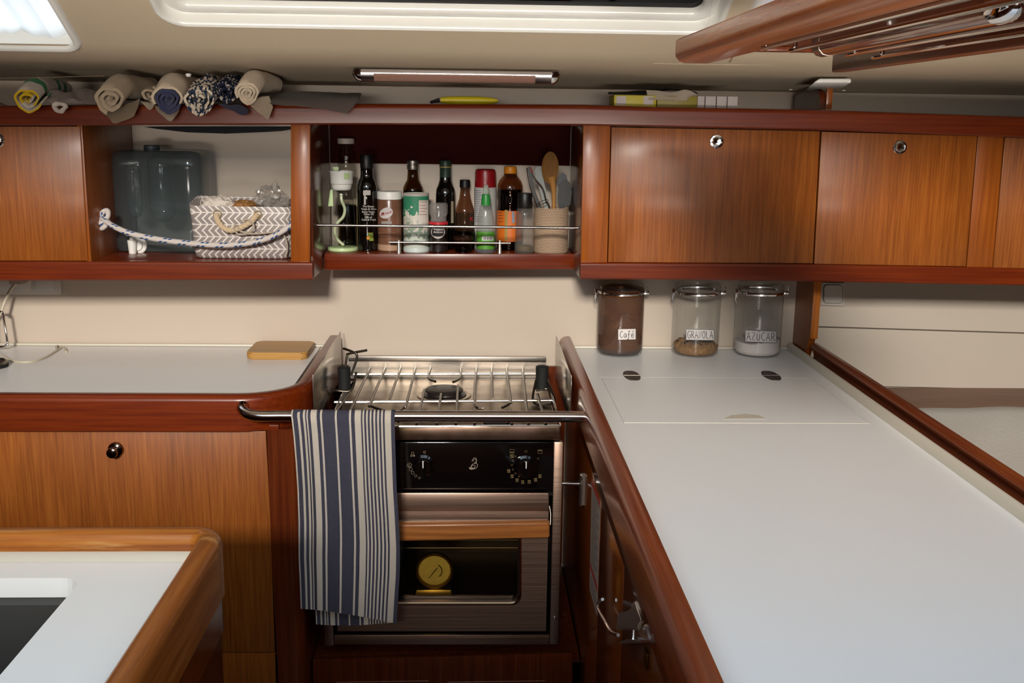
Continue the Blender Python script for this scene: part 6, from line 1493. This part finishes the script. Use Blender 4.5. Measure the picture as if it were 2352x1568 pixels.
for sgn, x in ((-1, A_.x), (1, B_2.x)):
    bm = nb(); g = []
    for i in range(7):
        a = radians(90 * i / 6); sc = cos(a) * 0.9 + 0.1; dx = sgn * 0.022 * sin(a)
        g.append([bm.verts.new((x + dx, YLt + 0.016 * sc * cos(radians(t_)), zl + 0.006 + (0.022 * sin(radians(t_)) if t_ > 180 and t_ < 360 else 0.0) * sc + 0.008 * (1 - sc))) for t_ in range(180, 361, 15)] + [bm.verts.new((x + dx, YLt + 0.016 * sc, zl + rz)), bm.verts.new((x + dx, YLt - 0.016 * sc, zl + rz))])
    n = len(g[0])
    for i in range(6):
        for k in range(n): bm.faces.new((g[i][k], g[i][(k + 1) % n], g[i + 1][(k + 1) % n], g[i + 1][k]))
    bm.faces.new(g[-1]); bm.faces.new(g[0][::-1]); obj('end_cap', bm, CHROME, sl_, ang=50)

# ================================================================== HANGING OVERHEAD RACK (top right)
rk = thing('overhead_rack', 'hanging mahogany overhead rack with steel rods, top right', 'rack', (0.48, 1.3, 1.70))
x0 = onY(1552, 100, 1.8).x; zt3 = onY(1552, 90, 1.8).z; zb3 = onY(1572, 145, 1.8).z
YE = 0.35
bm = nb(); sec = [(x0 + 0.055, zb3), (x0 + 0.016, zb3), (x0 + 0.007, zb3 + 0.003), (x0 + 0.001, zb3 + 0.010), (x0, zb3 + 0.018), (x0, zt3 + 0.03), (x0 + 0.004, zt3 + 0.034), (x0 + 0.055, zt3 + 0.034)]
sec[5] = (x0, zt3 - 0.003); sec[6] = (x0 + 0.003, zt3); sec[7] = (x0 + 0.055, zt3)
prism(bm, sec, lambda u, v, t_: Vector((u, 1.8 - t_, v)), 1.8 - YE); obj('side_board', bm, wood('rack_wood', '#8c4318', '#9e5220', '#ac602a', 'y', rough=0.25, coat=0.5, bump=0.25), rk)
xr2 = onY(1945, 150, 1.76).x; xl2 = x0 + 0.056
bm = nb(); box(bm, xl2, xr2, YE, 1.78, zt3 - 0.012, zt3 + 0.004, 0.001); obj('top_panel', bm, RAILY, rk)
bm = nb(); box(bm, xl2, xr2 - 0.024, 1.752, 1.779, zt3 - 0.020, zt3 - 0.0125, 0.001); obj('end_bar', bm, RAILY, rk)
zr0 = onY(1935, 166, 1.76).z
bm = nb(); hexa(bm, [(xr2 - 0.022, YE, zt3 - 0.0125), (xr2, YE, zt3 - 0.0125), (xr2, YE, zr0), (xr2 - 0.022, YE, zr0), (xr2 - 0.022, 1.77, zt3 - 0.0125), (xr2, 1.77, zt3 - 0.0125), (xr2, 1.77, zr0), (xr2 - 0.022, 1.77, zr0)], 0.003); obj('side_rail', bm, RAILY, rk)
RODS = []
for px, py in ((1765, 108), (1828, 113), (1966, 122), (2028, 128)):
    p = onZ(px, py, zb3 - 0.002); zr = zb3 - 0.002
    bm = nb(); tube(bm, smoothpath([Vector((p.x, p.y + 0.004, zt3 - 0.0125)), Vector((p.x, p.y + 0.004, zr + 0.006)), Vector((p.x, p.y, zr)), Vector((p.x, p.y - 0.02, zr)), Vector((p.x, 0.8, zr)), Vector((p.x, YE + 0.02, zr))], 5), 0.0032, 10); obj('rod', bm, POLISH, rk)
p0 = onZ(1895, 118, zb3 + 0.004); p1 = onZ(2205, 42, zb3 + 0.002)
lf = thing('tube_light', 'chrome-ended tube light fixed under the overhead rack between the rods', 'light fitting', p0)
xm = p0.x
bm = nb(); prism(bm, [(xm - 0.016, 0.026), (xm - 0.015, 0.008), (xm - 0.009, 0.001), (xm, -0.001), (xm + 0.009, 0.001), (xm + 0.015, 0.008), (xm + 0.016, 0.026)], lambda u, v, t_: Vector((u, p0.y - t_, zb3 + v - 0.002)), p0.y - p1.y); obj('diffuser', bm, plain('tube_cover', '#7a4a38', 0.1, coat=1), lf, ang=60)
bm = nb(); g = []
for i in range(7):
    a = radians(90 * i / 6); sc = cos(a) * 0.85 + 0.15
    g.append([bm.verts.new((xm + u * sc, p1.y - 0.035 * sin(a) - 0.001, zb3 - 0.002 + 0.026 + (v - 0.026) * (0.3 + 0.7 * sc))) for u, v in ((-0.017, 0.026), (-0.016, 0.007), (-0.009, 0), (0, -0.002), (0.009, 0), (0.016, 0.007), (0.017, 0.026))])
for i in range(6):
    for k in range(7): bm.faces.new((g[i][k], g[i][(k + 1) % 7], g[i + 1][(k + 1) % 7], g[i + 1][k]))
bm.faces.new(g[-1]); bm.faces.new(g[0][::-1]); obj('end_cap', bm, CHROME, lf, ang=50)
bm = nb(); prism(bm, [(xm - 0.0165, 0.026), (xm - 0.0155, 0.0075), (xm - 0.009, 0.0005), (xm, -0.0015), (xm + 0.009, 0.0005), (xm + 0.0155, 0.0075), (xm + 0.0165, 0.026)], lambda u, v, t_: Vector((u, p0.y + 0.012 - t_, zb3 + v - 0.002)), 0.03); obj('end_sleeve', bm, metal('rack_sleeve', '#8b7f7a', 0.25), lf, ang=60)

# ================================================================== SMALL THINGS ON THE LEFT WORKTOP
a = onZ(565, 826, ZC); b = onZ(704, 828, ZC); zt4 = ZC + 0.020; yb4 = onZ(640, 783, zt4).y; xsh = onZ(727, 800, zt4).x
bm = nb(); prism(bm, rrect(a.x, onZ(704, 828, ZC).x, a.y, yb4, 0.016, 6), lambda u, v, t_: Vector((u, v, ZC + 0.0006 + t_)), 0.020)
es = [e for e in bm.edges if abs(e.verts[0].co.z - e.verts[1].co.z) < 1e-6]; bmesh.ops.bevel(bm, geom=es, offset=0.004, segments=3, affect='EDGES')
tag(obj('chopping_board', bm, BOARDW), 'small thick bamboo chopping board on the left worktop by the fiddle rail', 'chopping board')
CBL = plain('ivory_cable', '#c9bfa6', 0.45)
bm = nb(); pts = [onZ(a, b2, ZC + 0.003) for a, b2 in ((-60, 800), (0, 815), (30, 828), (65, 831), (100, 822), (128, 806), (143, 797), (150, 800), (152, 808))]; tube(bm, smoothpath(pts, 6), 0.0026, 8)
cb = thing('charging_cable', 'flat ivory cable lying on the left worktop', 'cable', onZ(60, 830, ZC)); obj('cord', bm, CBL, cb)
bm = nb(); c = onZ(134, 802, ZC); box(bm, c.x - 0.008, c.x - 0.001, c.y - 0.002, c.y + 0.012, ZC + 0.0006, ZC + 0.010, 0.002); obj('cable_plug', bm, plain('plug_grey', '#8d8374', 0.5), cb)
YW2 = 2.998
so = thing('socket_panel', 'cream double socket panel on the wall at the far left under the locker', 'socket', onY(60, 655, YW2))
bm = nb(); rpanel(bm, -130, 640, 140, 676, YW2 - 0.006, 0.006, 0.002); obj('face_plate', bm, GREYW, so)
for a, b2 in ((-90, 25), (32, 72), (80, 124)): bm = nb(); rpanel(bm, a, 636, b2, 667, YW2 - 0.010, 0.0038, 0.002); obj('socket_module', bm, GREYW, so)
pc = thing('power_cord', 'ivory power cord hanging from the plug at the far left wall', 'cord', onY(30, 660, 2.97))
bm = nb(); tube(bm, smoothpath([onY(45, 645, 2.96), onY(28, 660, 2.95), onY(14, 685, 2.94), onY(4, 712, 2.93), onY(2, 722, 2.93)], 6), 0.0042, 10); obj('cord', bm, CBL, pc)
bm = nb(); box(bm, onY(25, 650, 2.96).x, onY(55, 650, 2.96).x, 2.945, 2.987, onY(40, 652, 2.96).z, onY(40, 645, 2.96).z + 0.012, 0.003); obj('plug', bm, plain('plug_brown', '#a08a78', 0.5), pc)
bm = nb(); Yc = 2.925
tube(bm, smoothpath([onY(a, b2, Yc) for a, b2 in ((-25, 730), (-14, 716), (2, 716), (7, 722), (10, 740), (17, 785), (14, 793), (4, 797), (-14, 794), (-24, 780), (-25, 730))], 5)[:-1], 0.0035, 10, closed=True)
tag(obj('snap_hook', bm, CHROME), 'chrome snap hook hanging at the left edge of the picture', 'hook')
rd = thing('round_lamp_base', 'round dark lamp base with rubber rim at the far left of the left worktop', 'lamp base', onZ(-14, 845, ZC)); c = onZ(-12, 843, ZC)
bm = nb(); lathe(bm, [(0.032, 0.0005), (0.034, 0.003), (0.034, 0.008), (0.03, 0.009)], c, 36); obj('rubber_rim', bm, RUBBER, rd)
bm = nb(); lathe(bm, [(0.031, 0.0095), (0.030, 0.018), (0.026, 0.020), (0.024, 0.016), (0.001, 0.015)], c, 36); obj('metal_ring', bm, metal('dull_ring', '#8c8278', 0.35), rd)

# wall switch at right
ws = thing('wall_switch', 'square pale rocker switch on the hull lining right of the bulkhead post', 'switch', onY(1912, 676, 2.999))
bm = nb(); panel(bm, [(1885, 648), (1941, 650), (1940, 703), (1884, 701)], 2.991, 0.0085, 0.0025); f_ = obj('frame', bm, GREYW, ws)
bm = nb(); prism(bm, rrect(1893, 1934, 655, 695, 7, 5), lambda u, v, t_: onY(u, v, 2.9868) + Vector((0, t_, 0)), 0.004, 0.001); obj('rocker', bm, GREYW, ws)
bm = nb(); tube(bm, [onY(u, v, 2.9905) for u, v in rrect(1891.5, 1935.5, 653.5, 696.5, 8, 5)], 0.0006, 5, closed=True); obj('rocker_gap', bm, plain('gap', '#6e645a', 0.8), ws)

# sticker + latch on the right base unit
XS = 0.2768
st = thing('warning_sticker', 'narrow white instruction sticker with red bands on the right base unit', 'sticker', onX(1366, 1250, XS))
def sq(bm, quad, e):
    p = [onX(a, b2, XS - 0.0002 - e) for a, b2 in quad]; hexa(bm, p + [q + Vector((0.0002, 0, 0)) for q in p])
TLp, TRp, BRp, BLp = (1359, 1100), (1379, 1152), (1371, 1415), (1354, 1352)
def sp_(u, v): 
    a = (TLp[0] + (TRp[0] - TLp[0]) * u, TLp[1] + (TRp[1] - TLp[1]) * u); b = (BLp[0] + (BRp[0] - BLp[0]) * u, BLp[1] + (BRp[1] - BLp[1]) * u)
    return (a[0] + (b[0] - a[0]) * v, a[1] + (b[1] - a[1]) * v)
bm = nb(); sq(bm, [sp_(0, 0), sp_(1, 0), sp_(1, 1), sp_(0, 1)], 0); sk = obj('paper', bm, plain('sticker_paper', '#a39a94', 0.5), st)
RED = plain('sticker_red', '#b01f1a', 0.5)
for a, b2 in ((0.0, 0.055), (0.755, 0.80)): bm = nb(); sq(bm, [sp_(0.03, a), sp_(0.97, a), sp_(0.97, b2), sp_(0.03, b2)], 0.0003); obj('red_band', bm, RED, sk)
bm = nb()
for k in range(30):
    v = 0.075 + k * 0.031
    if 0.74 < v < 0.82 or v > 0.97: continue
    sq(bm, [sp_(0.1, v), sp_(0.9 - 0.15 * ((k * 7) % 3), v), sp_(0.9 - 0.15 * ((k * 7) % 3), v + 0.008), sp_(0.1, v + 0.008)], 0.0003)
obj('text_lines', bm, plain('sticker_text', '#5c544f', 0.6), sk)
XLt = 0.262
LATCHM = metal('latch_chrome', '#e8e6e4', 0.22)
la = thing('toggle_latch', 'chrome toggle latch with lever on the right base unit door', 'latch', onX(1450, 1450, XLt))
def lx(a, b2, x=XLt): return onX(a, b2, x)
bm = nb(); tube(bm, smoothpath([lx(1384, 1376, 0.255), lx(1376, 1382, 0.252), lx(1373, 1396, 0.25), lx(1388, 1425, 0.25), lx(1403, 1450, 0.254), lx(1420, 1458, 0.26)], 6), [0.0025] * 6 + [0.0032] * 25, 10) if False else tube(bm, smoothpath([lx(1384, 1376, 0.255), lx(1376, 1382, 0.252), lx(1373, 1396, 0.25), lx(1388, 1425, 0.25), lx(1403, 1450, 0.254), lx(1420, 1458, 0.26)], 6), 0.0032, 10)
obj('lever', bm, LATCHM, la, label='bent chrome lever')
def lpoly(bm, pts, x, d, b=0.001): prism(bm, pts, lambda a, b2, t_: lx(a, b2, x) + Vector((t_, 0, 0)), d, b)
bm = nb(); lpoly(bm, [(1418, 1412), (1424, 1405), (1438, 1404), (1449, 1400), (1452, 1384), (1457, 1380), (1472, 1426), (1466, 1430), (1462, 1446), (1415, 1446)], 0.2535, 0.006, 0.0015); obj('latch_body', bm, LATCHM, la)
bm = nb(); lpoly(bm, [(1422, 1473), (1440, 1467), (1470, 1470), (1469, 1476), (1422, 1478)], 0.256, 0.018, 0.0008); obj('lower_plate', bm, LATCHM, la)
bm = nb(); tube(bm, [lx(1455, 1440, 0.262), lx(1455, 1470, 0.262)], 0.006, 14); obj('barrel', bm, LATCHM, la)
bm = nb(); lpoly(bm, [(1478, 1404), (1502, 1398), (1522, 1438), (1520, 1446), (1476, 1446)], 0.2705, 0.004, 0.0008); kp = obj('keeper_plate', bm, LATCHM, la)
bm = nb(); lpoly(bm, [(1493, 1472), (1528, 1470), (1529, 1475), (1494, 1477)], 0.262, 0.012, 0.0006); obj('keeper_foot', bm, LATCHM, la)
bm = nb(); c = lx(1503, 1443, 0.266); tube(bm, [c + Vector((0.0035 * sin(t_), 0.004 * sin(t_), 0.013 * cos(t_))) for t_ in [2 * pi * k / 18 for k in range(18)]], 0.0016, 8, closed=True); obj('catch_ring', bm, LATCHM, kp)
bm = nb(); box(bm, 0.270, 0.2748, lx(1470, 1480).y - 0.012, lx(1470, 1480).y + 0.012, lx(1465, 1520).z, lx(1465, 1478).z, 0.001); obj('back_plate', bm, metal('aged_brass', '#6b4a22', 0.4), la)
